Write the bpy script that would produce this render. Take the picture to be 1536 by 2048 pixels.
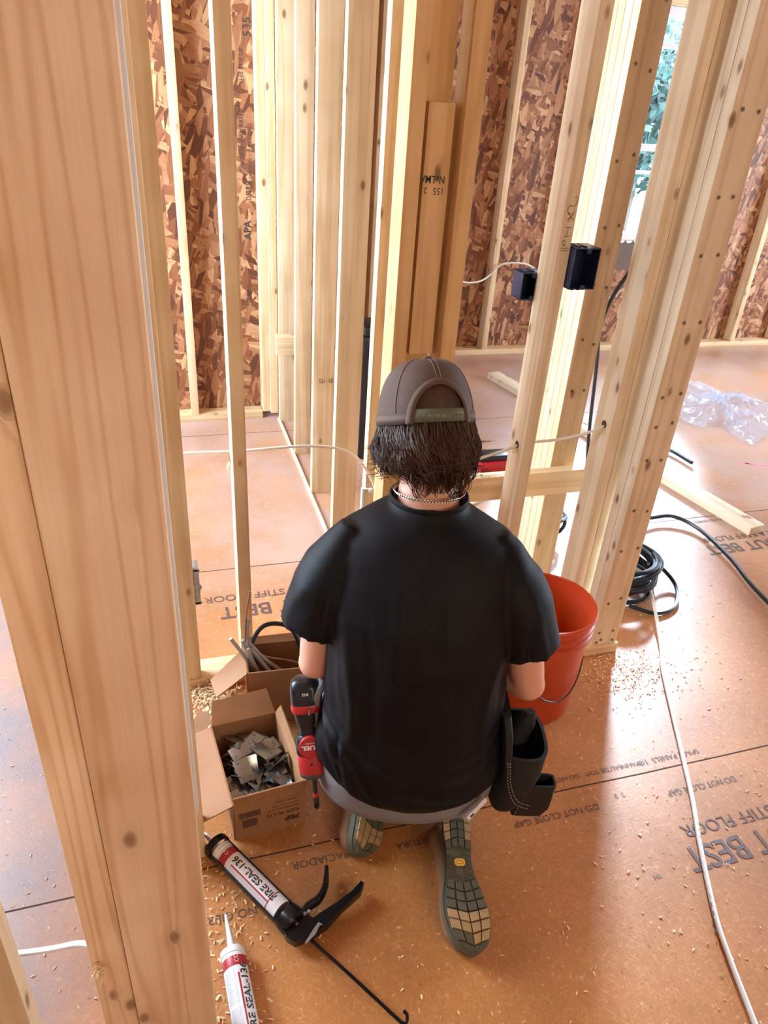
import bpy, bmesh, math, random
import numpy as np
from mathutils import Vector, Matrix, Euler
random.seed(7); rng = np.random.default_rng(11)
for o in list(bpy.data.objects): bpy.data.objects.remove(o)
SC = bpy.context.scene
COL = SC.collection
HP = math.pi / 2

# ------------------------------------------------------------------ camera
cam_d = bpy.data.cameras.new('camera'); cam = bpy.data.objects.new('camera', cam_d); COL.objects.link(cam)
R = [[0.9573, -0.0906, 0.2746], [-0.2825, -0.4967, 0.8206], [0.062, -0.8632, -0.5011]]
cam.matrix_world = Matrix(((R[0][0], -R[0][1], -R[0][2], 0), (R[1][0], -R[1][1], -R[1][2], 0),
                           (R[2][0], -R[2][1], -R[2][2], 1.615), (0, 0, 0, 1)))
cam_d.sensor_fit = 'HORIZONTAL'; cam_d.sensor_width = 36; cam_d.lens = 1470 / 1536 * 36
cam_d.clip_start = 0.02; cam_d.clip_end = 200
SC.camera = cam

# ------------------------------------------------------------------ world, exposure
SC.view_settings.view_transform = 'Standard'; SC.view_settings.look = 'None'
SC.view_settings.gamma = 1; SC.view_settings.exposure = 0.08
W = bpy.data.worlds.new('overcast_sky'); SC.world = W; W.use_nodes = True
wn = W.node_tree.nodes; wl = W.node_tree.links
bg = wn['Background']; bg.inputs['Color'].default_value = (0.68, 0.84, 1.0, 1); bg.inputs['Strength'].default_value = 30.0


def area(name, loc, rot, sx, sy, power, color):
    d = bpy.data.lights.new(name, 'AREA'); d.shape = 'RECTANGLE'; d.size = sx; d.size_y = sy
    d.energy = power; d.color = color
    o = bpy.data.objects.new(name, d); COL.objects.link(o); o.location = loc; o.rotation_euler = rot
    return o



# sky portals in the openings of the unfinished house (they guide the sky light, they emit nothing themselves)
for nm, loc, rot, sx, sy in (('portal_far_right', (3.305, 4.80, 1.46), (-HP, 0, 0), 1.09, 1.36),
                             ('portal_left', (-1.65, 2.75, 1.55), (0, -HP, 0), 1.5, 1.9),
                             ('portal_right', (6.25, 2.5, 1.4), (0, HP, 0), 1.4, 1.8)):
    area(nm, loc, rot, sx, sy, 10, (1, 1, 1)).data.cycles.is_portal = True
# soft low daylight from the bright side of the sky, coming in through the far windows
sd = bpy.data.lights.new('low_sky_sun', 'SUN'); sd.energy = 17.0; sd.angle = math.radians(6); sd.color = (0.60, 0.77, 1.0)
so = bpy.data.objects.new('low_sky_sun', sd); COL.objects.link(so); so.location = (4, 8, 5)
so.rotation_euler = Vector((-0.50, -0.80, -0.40)).to_track_quat('-Z', 'Y').to_euler()
# unseen warm fill light, added behind the photographer to lift the shaded faces
area('warm_fill_light', (1.2, -2.2, 2.3), (math.radians(62), 0, math.radians(5)), 1.6, 0.9, 50, (1.0, 0.85, 0.66))

# ------------------------------------------------------------------ helpers
def link(o, parent=None):
    COL.objects.link(o)
    if parent is not None: o.parent = parent
    return o


def rootloc(p):
    v = Vector((0, 0, 0))
    while p is not None:
        v += p.location; p = p.parent
    return v


def tag(o, label=None, cat=None, group=None, kind=None):
    if label: o['label'] = label
    if cat: o['category'] = cat
    if group: o['group'] = group
    if kind: o['kind'] = kind
    return o


def thing(name, label, cat, loc, group=None):
    o = bpy.data.objects.new(name, None); o.location = loc; o.empty_display_size = 0.05
    COL.objects.link(o); return tag(o, label, cat, group)


def mk(name, verts, faces, m, parent=None, smooth=True, angle=None):
    """verts in world metres; the origin goes to the parent's or to the base of the mesh"""
    if isinstance(verts, np.ndarray): verts = verts.tolist()
    if parent is not None: org = rootloc(parent)
    else:
        a = np.array(verts); org = Vector(((a[:, 0].min() + a[:, 0].max()) / 2, (a[:, 1].min() + a[:, 1].max()) / 2, a[:, 2].min()))
    me = bpy.data.meshes.new(name)
    me.from_pydata([(v[0] - org.x, v[1] - org.y, v[2] - org.z) for v in verts], [], faces)
    ms = m if isinstance(m, (list, tuple)) else [m]
    for x in ms: me.materials.append(x)
    me.polygons.foreach_set('use_smooth', [smooth] * len(me.polygons))
    o = bpy.data.objects.new(name, me)
    if parent is None: o.location = org
    if smooth and angle is not None: me.set_sharp_from_angle(angle=math.radians(angle))
    return link(o, parent)


class MB:
    """collects shapes, in world metres, for ONE mesh"""
    def __init__(s): s.v = []; s.f = []; s.mi = []
    def add(s, vs, fs, mi=0):
        n = len(s.v); s.v += [tuple(v) for v in vs]; s.f += [tuple(i + n for i in f) for f in fs]; s.mi += [mi] * len(fs); return s
    def box(s, x0, x1, y0, y1, z0, z1, c=0.0015, M=None, mi=0):
        bm = bmesh.new()
        vs = [bm.verts.new(p) for p in ((x0, y0, z0), (x1, y0, z0), (x1, y1, z0), (x0, y1, z0), (x0, y0, z1), (x1, y0, z1), (x1, y1, z1), (x0, y1, z1))]
        for f in ((3, 2, 1, 0), (4, 5, 6, 7), (0, 1, 5, 4), (1, 2, 6, 5), (2, 3, 7, 6), (3, 0, 4, 7)): bm.faces.new([vs[i] for i in f])
        if c > 0: bmesh.ops.bevel(bm, geom=list(bm.edges), offset=c, segments=2, affect='EDGES', profile=0.6)
        bm.verts.index_update()
        P = [v.co.copy() for v in bm.verts]
        if M is not None: P = [M @ p for p in P]
        s.add(P, [[v.index for v in f.verts] for f in bm.faces], mi); bm.free(); return s
    def tube(s, pts, r, n=8, mi=0, cap=True, flat=None):
        pts = [Vector(p) for p in pts]; rr = r if isinstance(r, (list, tuple, np.ndarray)) else [r] * len(pts)
        vs = []; up = None
        for i, p in enumerate(pts):
            t = (pts[min(i + 1, len(pts) - 1)] - pts[max(i - 1, 0)]).normalized()
            if up is None: up = Vector((0, 0, 1)) if abs(t.z) < 0.9 else Vector((1, 0, 0))
            b = t.cross(up)
            if b.length < 1e-6: b = t.orthogonal()
            b.normalize(); up = b.cross(t).normalized()
            for k in range(n):
                a = 2 * math.pi * k / n
                vs.append(p + b * math.cos(a) * rr[i] + up * math.sin(a) * rr[i] * (flat or 1))
        fs = []
        for i in range(len(pts) - 1):
            for k in range(n):
                fs.append((i * n + k, i * n + (k + 1) % n, (i + 1) * n + (k + 1) % n, (i + 1) * n + k))
        if cap:
            fs.append(tuple(range(n))[::-1]); fs.append(tuple((len(pts) - 1) * n + k for k in range(n)))
        return s.add(vs, fs, mi)
    def lathe(s, prof, M=None, n=32, mi=0, closed=False):
        vs = []
        for r, z in prof:
            for k in range(n):
                a = 2 * math.pi * k / n; vs.append(Vector((r * math.cos(a), r * math.sin(a), z)))
        if M is not None: vs = [M @ v for v in vs]
        fs = []
        m = len(prof)
        for i in range(m if closed else m - 1):
            j = (i + 1) % m
            for k in range(n):
                fs.append((i * n + k, i * n + (k + 1) % n, j * n + (k + 1) % n, j * n + k))
        if not closed:
            fs.append(tuple(range(n))[::-1]); fs.append(tuple((m - 1) * n + k for k in range(n)))
        return s.add(vs, fs, mi)
    def loft(s, rings, n=28, mi=0, power=2.0):
        """rings: (center, xaxis*rx, yaxis*ry)"""
        vs = []
        for c, ax, ay in rings:
            c = Vector(c); ax = Vector(ax); ay = Vector(ay)
            for k in range(n):
                a = 2 * math.pi * k / n; ca, sa = math.cos(a), math.sin(a)
                e = 2 / power
                vs.append(c + ax * (math.copysign(abs(ca) ** e, ca)) + ay * (math.copysign(abs(sa) ** e, sa)))
        fs = []
        for i in range(len(rings) - 1):
            for k in range(n):
                fs.append((i * n + k, i * n + (k + 1) % n, (i + 1) * n + (k + 1) % n, (i + 1) * n + k))
        fs.append(tuple(range(n))[::-1]); fs.append(tuple((len(rings) - 1) * n + k for k in range(n)))
        return s.add(vs, fs, mi)
    def prism(s, poly, M, d, mi=0, c=0):
        """poly in the xy plane of M, extruded by d along z"""
        n = len(poly)
        vs = [M @ Vector((p[0], p[1], 0)) for p in poly] + [M @ Vector((p[0], p[1], d)) for p in poly]
        fs = [tuple(range(n))[::-1], tuple(range(n, 2 * n))] + [(i, (i + 1) % n, n + (i + 1) % n, n + i) for i in range(n)]
        return s.add(vs, fs, mi)
    def grid(s, fn, nu, nv, mi=0):
        vs = [fn(i / nu, j / nv) for j in range(nv + 1) for i in range(nu + 1)]
        fs = [(j * (nu + 1) + i, j * (nu + 1) + i + 1, (j + 1) * (nu + 1) + i + 1, (j + 1) * (nu + 1) + i) for j in range(nv) for i in range(nu)]
        return s.add(vs, fs, mi)
    def build(s, name, m, parent=None, smooth=True, angle=35):
        o = mk(name, s.v, s.f, m, parent, smooth, angle)
        if isinstance(m, (list, tuple)): o.data.polygons.foreach_set('material_index', s.mi)
        return o


def frame(o, x, y):
    """matrix with origin o, x axis x, y axis near y"""
    x = Vector(x).normalized(); y = Vector(y); z = x.cross(y).normalized(); y = z.cross(x)
    return Matrix(((x.x, y.x, z.x, o[0]), (x.y, y.y, z.y, o[1]), (x.z, y.z, z.z, o[2]), (0, 0, 0, 1)))


def spline(pts, n=10):
    P = [Vector(p) for p in pts]; P = [P[0] * 2 - P[1]] + P + [P[-1] * 2 - P[-2]]
    out = []
    for i in range(1, len(P) - 2):
        for k in range(n):
            t = k / n; a, b, c, d = P[i - 1:i + 3]
            out.append(0.5 * ((2 * b) + (-a + c) * t + (2 * a - 5 * b + 4 * c - d) * t * t + (-a + 3 * b - 3 * c + d) * t ** 3))
    out.append(P[-2]); return out


def bake(o, mods):
    """apply modifiers to a mesh object in place"""
    for t, kw in mods:
        m = o.modifiers.new(t, t)
        for k, v in kw.items(): setattr(m, k, v)
    bpy.context.view_layer.update()
    dg = bpy.context.evaluated_depsgraph_get()
    me = bpy.data.meshes.new_from_object(o.evaluated_get(dg))
    o.modifiers.clear(); old = o.data; o.data = me; bpy.data.meshes.remove(old)
    me.polygons.foreach_set('use_smooth', [True] * len(me.polygons))
    return o


def text(s, M, size, m, parent, name='printed_lettering', stretch=1.0, align='LEFT', off=0.0, bold=0.0, label=None):
    cu = bpy.data.curves.new('t', 'FONT'); cu.body = s; cu.size = size; cu.align_x = align; cu.offset = bold; cu.resolution_u = 3
    cu.fill_mode = 'FRONT' if hasattr(cu, 'fill_mode') else 'BOTH'
    o = bpy.data.objects.new('t', cu); COL.objects.link(o); bpy.context.view_layer.update()
    me = bpy.data.meshes.new_from_object(o.evaluated_get(bpy.context.evaluated_depsgraph_get()))
    bpy.data.objects.remove(o); bpy.data.curves.remove(cu)
    vs = [M @ Vector((v.co.x * stretch, v.co.y, 0)) for v in me.vertices]; fs = [tuple(p.vertices) for p in me.polygons]
    bpy.data.meshes.remove(me)
    if not vs: return None
    ob = mk(name, vs, fs, m, parent, smooth=False)
    if label: ob['label'] = label
    return ob


# ------------------------------------------------------------------ materials
def nt(name):
    m = bpy.data.materials.new(name); m.use_nodes = True
    t = m.node_tree; return m, t.nodes, t.links, t.nodes['Principled BSDF']


def plain(name, col, rough=0.6, metal=0.0, spec=0.5, bump=0.0, scale=200, var=0.0, **kw):
    m, N, L, b = nt(name)
    b.inputs['Base Color'].default_value = (*col, 1); b.inputs['Roughness'].default_value = rough
    b.inputs['Metallic'].default_value = metal; b.inputs['Specular IOR Level'].default_value = spec
    for k, v in kw.items(): b.inputs[k.replace('_', ' ')].default_value = v
    tc = N.new('ShaderNodeTexCoord'); nz = N.new('ShaderNodeTexNoise'); nz.inputs['Scale'].default_value = scale
    nz.inputs['Detail'].default_value = 4; L.new(tc.outputs['Object'], nz.inputs['Vector'])
    if var > 0:
        mx = N.new('ShaderNodeMix'); mx.data_type = 'RGBA'; mx.inputs['A'].default_value = (*[c * (1 - var) for c in col], 1)
        mx.inputs['B'].default_value = (*[min(1, c * (1 + var)) for c in col], 1)
        L.new(nz.outputs['Fac'], mx.inputs['Factor']); L.new(mx.outputs['Result'], b.inputs['Base Color'])
    if bump > 0:
        bp = N.new('ShaderNodeBump'); bp.inputs['Strength'].default_value = bump; bp.inputs['Distance'].default_value = 0.002
        L.new(nz.outputs['Fac'], bp.inputs['Height']); L.new(bp.outputs['Normal'], b.inputs['Normal'])
    return m


def ramp(N, stops, interp='LINEAR'):
    r = N.new('ShaderNodeValToRGB'); r.color_ramp.interpolation = interp
    e = r.color_ramp.elements
    while len(e) < len(stops): e.new(0.5)
    for i, (p, c) in enumerate(stops): e[i].position = p; e[i].color = (*c, 1) if len(c) == 3 else c
    return r


def wood(name, lo, hi, knot=(0.16, 0.06, 0.02), axis='Z', knots=1.0, grain=1.0, rough=0.62):
    m, N, L, b = nt(name)
    tc = N.new('ShaderNodeTexCoord'); oi = N.new('ShaderNodeObjectInfo')
    off = N.new('ShaderNodeVectorMath'); off.operation = 'SCALE'; off.inputs[0].default_value = (13.1, 7.7, 5.3); L.new(oi.outputs['Random'], off.inputs['Scale'])
    ad = N.new('ShaderNodeVectorMath'); ad.operation = 'ADD'; L.new(tc.outputs['Object'], ad.inputs[0]); L.new(off.outputs[0], ad.inputs[1])
    mp = N.new('ShaderNodeMapping'); L.new(ad.outputs[0], mp.inputs['Vector'])
    if axis == 'X': mp.inputs['Rotation'].default_value = (0, HP, 0)
    if axis == 'Y': mp.inputs['Rotation'].default_value = (HP, 0, 0)
    # knots
    mk_ = N.new('ShaderNodeMapping'); mk_.inputs['Scale'].default_value = (13, 13, 6.5); L.new(mp.outputs[0], mk_.inputs['Vector'])
    vo = N.new('ShaderNodeTexVoronoi'); vo.inputs['Scale'].default_value = 1.0; L.new(mk_.outputs[0], vo.inputs['Vector'])
    kd = ramp(N, [(0.0, (1, 1, 1)), (0.07, (0.9, 0.9, 0.9)), (0.14, (0.12, 0.12, 0.12)), (0.3, (0, 0, 0))]); L.new(vo.outputs['Distance'], kd.inputs['Fac'])
    # grain, bent round the knots
    push = N.new('ShaderNodeMath'); push.operation = 'MULTIPLY'; push.inputs[1].default_value = 0.03; L.new(kd.outputs['Color'], push.inputs[0])
    pv = N.new('ShaderNodeVectorMath'); pv.operation = 'ADD'; L.new(mp.outputs[0], pv.inputs[0]); L.new(push.outputs[0], pv.inputs[1])
    mg = N.new('ShaderNodeMapping'); mg.inputs['Scale'].default_value = (17, 17, 0.55); L.new(pv.outputs[0], mg.inputs['Vector'])
    n1 = N.new('ShaderNodeTexNoise'); n1.inputs['Scale'].default_value = 1.0; n1.inputs['Detail'].default_value = 2; L.new(mg.outputs[0], n1.inputs['Vector'])
    ml = N.new('ShaderNodeMath'); ml.operation = 'MULTIPLY'; ml.inputs[1].default_value = 26.0 * grain; L.new(n1.outputs['Fac'], ml.inputs[0])
    sn = N.new('ShaderNodeMath'); sn.operation = 'SINE'; L.new(ml.outputs[0], sn.inputs[0])
    mr = N.new('ShaderNodeMapRange'); mr.inputs['From Min'].default_value = -1; L.new(sn.outputs[0], mr.inputs['Value'])
    pw = N.new('ShaderNodeMath'); pw.operation = 'POWER'; pw.inputs[1].default_value = 2.5; L.new(mr.outputs[0], pw.inputs[0])
    mf = N.new('ShaderNodeMapping'); mf.inputs['Scale'].default_value = (260, 260, 6); L.new(mp.outputs[0], mf.inputs['Vector'])
    n2 = N.new('ShaderNodeTexNoise'); n2.inputs['Scale'].default_value = 1.0; n2.inputs['Detail'].default_value = 3; L.new(mf.outputs[0], n2.inputs['Vector'])
    n3 = N.new('ShaderNodeTexNoise'); n3.inputs['Scale'].default_value = 5.0; L.new(mp.outputs[0], n3.inputs['Vector'])
    s1 = N.new('ShaderNodeMath'); s1.operation = 'MULTIPLY_ADD'; s1.inputs[1].default_value = 0.42; L.new(pw.outputs[0], s1.inputs[0])
    s2 = N.new('ShaderNodeMath'); s2.operation = 'MULTIPLY_ADD'; s2.inputs[1].default_value = 0.35; L.new(n2.outputs['Fac'], s2.inputs[0]); L.new(n3.outputs['Fac'], s2.inputs[2])
    sb = N.new('ShaderNodeMath'); sb.operation = 'SUBTRACT'; sb.inputs[1].default_value = 0.45; L.new(s2.outputs[0], sb.inputs[0])
    L.new(sb.outputs[0], s1.inputs[2])
    cr = ramp(N, [(0.0, hi), (0.9, lo)]); L.new(s1.outputs[0], cr.inputs['Fac'])
    mx = N.new('ShaderNodeMix'); mx.data_type = 'RGBA'; mx.inputs['B'].default_value = (*knot, 1)
    km = N.new('ShaderNodeMath'); km.operation = 'MULTIPLY'; km.inputs[1].default_value = 0.85 * knots; L.new(kd.outputs['Color'], km.inputs[0])
    L.new(km.outputs[0], mx.inputs['Factor']); L.new(cr.outputs['Color'], mx.inputs['A'])
    L.new(mx.outputs['Result'], b.inputs['Base Color'])
    b.inputs['Roughness'].default_value = rough; b.inputs['Specular IOR Level'].default_value = 0.3
    bp = N.new('ShaderNodeBump'); bp.inputs['Strength'].default_value = 0.25; bp.inputs['Distance'].default_value = 0.0015
    L.new(s1.outputs[0], bp.inputs['Height']); L.new(bp.outputs['Normal'], b.inputs['Normal'])
    return m


def osb(name, cols, scale=22, rough=0.6, stretch=3.2, plane='XZ', bump=0.5):
    """oriented strand board: several layers of long flakes turned different ways"""
    m, N, L, b = nt(name)
    tc = N.new('ShaderNodeTexCoord')
    sw = N.new('ShaderNodeMapping'); L.new(tc.outputs['Object'], sw.inputs['Vector'])
    if plane == 'XZ': sw.inputs['Rotation'].default_value = (HP, 0, 0)
    if plane == 'YZ': sw.inputs['Rotation'].default_value = (0, HP, 0)
    wz = N.new('ShaderNodeTexNoise'); wz.inputs['Scale'].default_value = 5; L.new(sw.outputs[0], wz.inputs['Vector'])
    prev = None; hprev = None
    for k, ang in enumerate((.1, .75, -.5, 1.3, -.15)):
        mp = N.new('ShaderNodeMapping'); mp.inputs['Rotation'].default_value = (0, 0, ang); mp.inputs['Location'].default_value = (k * 3.3, k * 1.7, k * 0.37)
        L.new(sw.outputs[0], mp.inputs['Vector'])
        wv = N.new('ShaderNodeVectorMath'); wv.operation = 'MULTIPLY_ADD'; wv.inputs[1].default_value = (0.012,) * 3
        L.new(wz.outputs['Color'], wv.inputs[0]); L.new(mp.outputs[0], wv.inputs[2])
        m2 = N.new('ShaderNodeMapping'); m2.inputs['Scale'].default_value = (scale, scale / stretch, 0.01); L.new(wv.outputs[0], m2.inputs['Vector'])
        vo = N.new('ShaderNodeTexVoronoi'); vo.inputs['Scale'].default_value = 1; L.new(m2.outputs[0], vo.inputs['Vector'])
        sp = N.new('ShaderNodeSeparateColor'); L.new(vo.outputs['Color'], sp.inputs['Color'])
        cr = ramp(N, [(i / (len(cols) - 1), c) for i, c in enumerate(cols)]); L.new(sp.outputs['Red'], cr.inputs['Fac'])
        # streaks along the flake
        m3 = N.new('ShaderNodeMapping'); m3.inputs['Scale'].default_value = (scale * 9, scale * 0.7, 1); L.new(wv.outputs[0], m3.inputs['Vector'])
        ns = N.new('ShaderNodeTexNoise'); ns.inputs['Scale'].default_value = 1; ns.inputs['Detail'].default_value = 2; L.new(m3.outputs[0], ns.inputs['Vector'])
        st = N.new('ShaderNodeMix'); st.data_type = 'RGBA'; st.blend_type = 'MULTIPLY'; st.inputs['Factor'].default_value = 0.45
        sr = ramp(N, [(0.3, (0.45, 0.4, 0.38)), (0.65, (1.3, 1.3, 1.3))]); L.new(ns.outputs['Fac'], sr.inputs['Fac'])
        L.new(cr.outputs['Color'], st.inputs['A']); L.new(sr.outputs['Color'], st.inputs['B'])
        if prev is None: prev = st.outputs['Result']; hprev = sp.outputs['Blue']
        else:
            gt = N.new('ShaderNodeMath'); gt.operation = 'GREATER_THAN'; gt.inputs[1].default_value = 0.58; L.new(sp.outputs['Green'], gt.inputs[0])
            mx = N.new('ShaderNodeMix'); mx.data_type = 'RGBA'; L.new(gt.outputs[0], mx.inputs['Factor']); L.new(prev, mx.inputs['A']); L.new(st.outputs['Result'], mx.inputs['B'])
            hm = N.new('ShaderNodeMix'); hm.data_type = 'FLOAT'; L.new(gt.outputs[0], hm.inputs['Factor']); L.new(hprev, hm.inputs['A']); L.new(sp.outputs['Blue'], hm.inputs['B'])
            prev = mx.outputs['Result']; hprev = hm.outputs['Result']
    L.new(prev, b.inputs['Base Color']); b.inputs['Roughness'].default_value = rough
    bp = N.new('ShaderNodeBump'); bp.inputs['Strength'].default_value = bump; bp.inputs['Distance'].default_value = 0.003
    L.new(hprev, bp.inputs['Height']); L.new(bp.outputs['Normal'], b.inputs['Normal'])
    return m


def floor_mat():
    m, N, L, b = nt('subfloor_panel')
    tc = N.new('ShaderNodeTexCoord')
    big = N.new('ShaderNodeTexNoise'); big.inputs['Scale'].default_value = 1.6; big.inputs['Detail'].default_value = 5; L.new(tc.outputs['Object'], big.inputs['Vector'])
    prev = None
    fib = None
    for k, ang in enumerate((0.2, 1.3, 2.4)):
        mp = N.new('ShaderNodeMapping'); mp.inputs['Rotation'].default_value = (0, 0, ang); mp.inputs['Scale'].default_value = (1, 1, 1); L.new(tc.outputs['Object'], mp.inputs['Vector'])
        m2 = N.new('ShaderNodeMapping'); m2.inputs['Scale'].default_value = (170, 38, 1); L.new(mp.outputs[0], m2.inputs['Vector'])
        ns = N.new('ShaderNodeTexNoise'); ns.inputs['Scale'].default_value = 1; ns.inputs['Detail'].default_value = 3; L.new(m2.outputs[0], ns.inputs['Vector'])
        if fib is None: fib = ns.outputs['Fac']
        else:
            mm = N.new('ShaderNodeMath'); mm.operation = 'MAXIMUM'; L.new(fib, mm.inputs[0]); L.new(ns.outputs['Fac'], mm.inputs[1]); fib = mm.outputs[0]
    c1 = ramp(N, [(0.36, (0.42, 0.145, 0.027)), (0.62, (0.53, 0.212, 0.052)), (0.85, (0.70, 0.36, 0.14))]); L.new(fib, c1.inputs['Fac'])
    c2 = ramp(N, [(0.35, (0.70, 0.66, 0.64)), (0.62, (1.1, 1.1, 1.1))]); L.new(big.outputs['Fac'], c2.inputs['Fac'])
    mu = N.new('ShaderNodeMix'); mu.data_type = 'RGBA'; mu.blend_type = 'MULTIPLY'; mu.inputs['Factor'].default_value = 1; L.new(c1.outputs['Color'], mu.inputs['A']); L.new(c2.outputs['Color'], mu.inputs['B'])
    # dark specks and pale sawdust film
    sp = N.new('ShaderNodeTexNoise'); sp.inputs['Scale'].default_value = 55; sp.inputs['Detail'].default_value = 6; sp.inputs['Roughness'].default_value = 0.7; L.new(tc.outputs['Object'], sp.inputs['Vector'])
    sr = ramp(N, [(0.28, (1, 1, 1)), (0.36, (0, 0, 0))]); L.new(sp.outputs['Fac'], sr.inputs['Fac'])
    d1 = N.new('ShaderNodeMix'); d1.data_type = 'RGBA'; d1.inputs['B'].default_value = (0.10, 0.035, 0.012, 1); L.new(sr.outputs['Color'], d1.inputs['Factor']); L.new(mu.outputs['Result'], d1.inputs['A'])
    dr = ramp(N, [(0.60, (0, 0, 0)), (0.70, (0.6, 0.6, 0.6))]); L.new(sp.outputs['Fac'], dr.inputs['Fac'])
    d2 = N.new('ShaderNodeMix'); d2.data_type = 'RGBA'; d2.inputs['B'].default_value = (0.80, 0.55, 0.34, 1); L.new(dr.outputs['Color'], d2.inputs['Factor']); L.new(d1.outputs['Result'], d2.inputs['A'])
    # pale dust, with the window sheen of the far rooms painted into its colour
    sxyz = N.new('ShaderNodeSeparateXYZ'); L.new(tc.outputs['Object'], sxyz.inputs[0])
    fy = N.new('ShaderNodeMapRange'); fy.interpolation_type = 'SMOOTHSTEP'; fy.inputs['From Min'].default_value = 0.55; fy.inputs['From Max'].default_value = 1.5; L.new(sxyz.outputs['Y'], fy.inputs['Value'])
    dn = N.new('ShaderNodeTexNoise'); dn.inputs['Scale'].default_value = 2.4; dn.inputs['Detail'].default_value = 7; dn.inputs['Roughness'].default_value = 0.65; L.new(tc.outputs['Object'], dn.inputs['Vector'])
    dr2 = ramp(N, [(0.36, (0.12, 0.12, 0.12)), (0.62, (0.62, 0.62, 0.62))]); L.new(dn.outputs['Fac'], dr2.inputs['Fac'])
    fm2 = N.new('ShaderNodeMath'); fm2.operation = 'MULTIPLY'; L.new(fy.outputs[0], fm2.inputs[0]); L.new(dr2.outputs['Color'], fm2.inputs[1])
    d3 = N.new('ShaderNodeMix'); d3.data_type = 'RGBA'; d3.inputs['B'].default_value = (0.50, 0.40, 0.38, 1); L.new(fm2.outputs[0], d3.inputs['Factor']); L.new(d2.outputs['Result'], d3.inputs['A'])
    # grit and the dimmer light left of the foreground boards, painted in grey
    fx_ = N.new('ShaderNodeMapRange'); fx_.interpolation_type = 'SMOOTHSTEP'; fx_.inputs['From Min'].default_value = -2.40; fx_.inputs['From Max'].default_value = -2.75; L.new(sxyz.outputs['X'], fx_.inputs['Value'])
    dr3 = ramp(N, [(0.30, (0.35, 0.35, 0.35)), (0.60, (0.95, 0.95, 0.95))]); L.new(dn.outputs['Fac'], dr3.inputs['Fac'])
    fm3 = N.new('ShaderNodeMath'); fm3.operation = 'MULTIPLY'; L.new(fx_.outputs[0], fm3.inputs[0]); L.new(dr3.outputs['Color'], fm3.inputs[1])
    d4 = N.new('ShaderNodeMix'); d4.data_type = 'RGBA'; d4.inputs['B'].default_value = (0.15, 0.115, 0.13, 1); L.new(fm3.outputs[0], d4.inputs['Factor']); L.new(d3.outputs['Result'], d4.inputs['A'])
    L.new(d4.outputs['Result'], b.inputs['Base Color'])
    rr = N.new('ShaderNodeMapRange'); rr.inputs['To Min'].default_value = 0.30; rr.inputs['To Max'].default_value = 0.50; L.new(big.outputs['Fac'], rr.inputs['Value'])
    L.new(rr.outputs[0], b.inputs['Roughness']); b.inputs['Specular IOR Level'].default_value = 0.9
    b.inputs['Coat Weight'].default_value = 0.35; b.inputs['Coat Roughness'].default_value = 0.33; b.inputs['Sheen Weight'].default_value = 0.12; b.inputs['Sheen Roughness'].default_value = 0.5
    bp = N.new('ShaderNodeBump'); bp.inputs['Strength'].default_value = 0.35; bp.inputs['Distance'].default_value = 0.0015
    L.new(fib, bp.inputs['Height']); L.new(bp.outputs['Normal'], b.inputs['Normal'])
    return m


M_pine = wood('pine_stud', (0.56, 0.37, 0.19), (0.79, 0.61, 0.39))
M_pale = wood('window_lit_pine_stud', (0.62, 0.46, 0.28), (0.86, 0.72, 0.52))  # paler stud wood: window light on the left-facing sides put into its colour
M_pine_w = wood('pine_orange_stud', (0.55, 0.31, 0.12), (0.76, 0.50, 0.25))
M_pine_h = wood('pine_board_lengthwise', (0.62, 0.40, 0.19), (0.84, 0.64, 0.40), axis='X')
M_pine_y = wood('pine_board_deep', (0.66, 0.50, 0.32), (0.86, 0.74, 0.56), axis='Y')
M_pine_b = wood('pine_coarse_stud', (0.58, 0.33, 0.17), (0.85, 0.62, 0.42), grain=1.6, knots=0.9)
M_osb = osb('strand_board', scale=38, stretch=3.6, cols=[(0.10, 0.030, 0.012), (0.22, 0.075, 0.030), (0.34, 0.14, 0.06), (0.44, 0.21, 0.10), (0.62, 0.38, 0.20)])
M_osb_y = osb('strand_board_side', scale=38, stretch=3.6, cols=[(0.10, 0.030, 0.012), (0.22, 0.075, 0.030), (0.34, 0.14, 0.06), (0.44, 0.21, 0.10), (0.62, 0.38, 0.20)], plane='YZ')
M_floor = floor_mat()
M_ink = plain('black_ink', (0.045, 0.035, 0.04), 0.7, var=0.5, scale=300)
M_inkf = plain('faded_floor_ink', (0.12, 0.07, 0.06), 0.6, var=0.8, scale=180)
M_white = plain('white_vinyl', (0.82, 0.83, 0.84), 0.4)
M_vinyl = plain('window_vinyl', (0.70, 0.70, 0.72), 0.4)
M_board = plain('gypsum_edge', (0.62, 0.62, 0.64), 0.8)
M_crack = plain('panel_joint', (0.06, 0.025, 0.012), 0.9)

# ------------------------------------------------------------------ the room
def struct(mb, name, m, parent=None, smooth=False):
    o = mb.build(name, m, parent, smooth)
    if parent is None: o['kind'] = 'structure'
    return o


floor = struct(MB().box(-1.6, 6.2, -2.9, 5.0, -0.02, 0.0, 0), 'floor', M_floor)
jb = MB()
for y in (-0.12, 1.12, 2.338, 3.563):
    pts = [(-1.6 + 0.1 * i, y + random.uniform(-.0012, .0012)) for i in range(78)]
    w = 0.0018
    jb.add([(x, yy - w, 0.0006) for x, yy in pts] + [(x, yy + w, 0.0006) for x, yy in pts], [(i, i + 1, 78 + i + 1, 78 + i) for i in range(77)])
jb.build('panel_joint', M_crack, floor, smooth=False)

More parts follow.
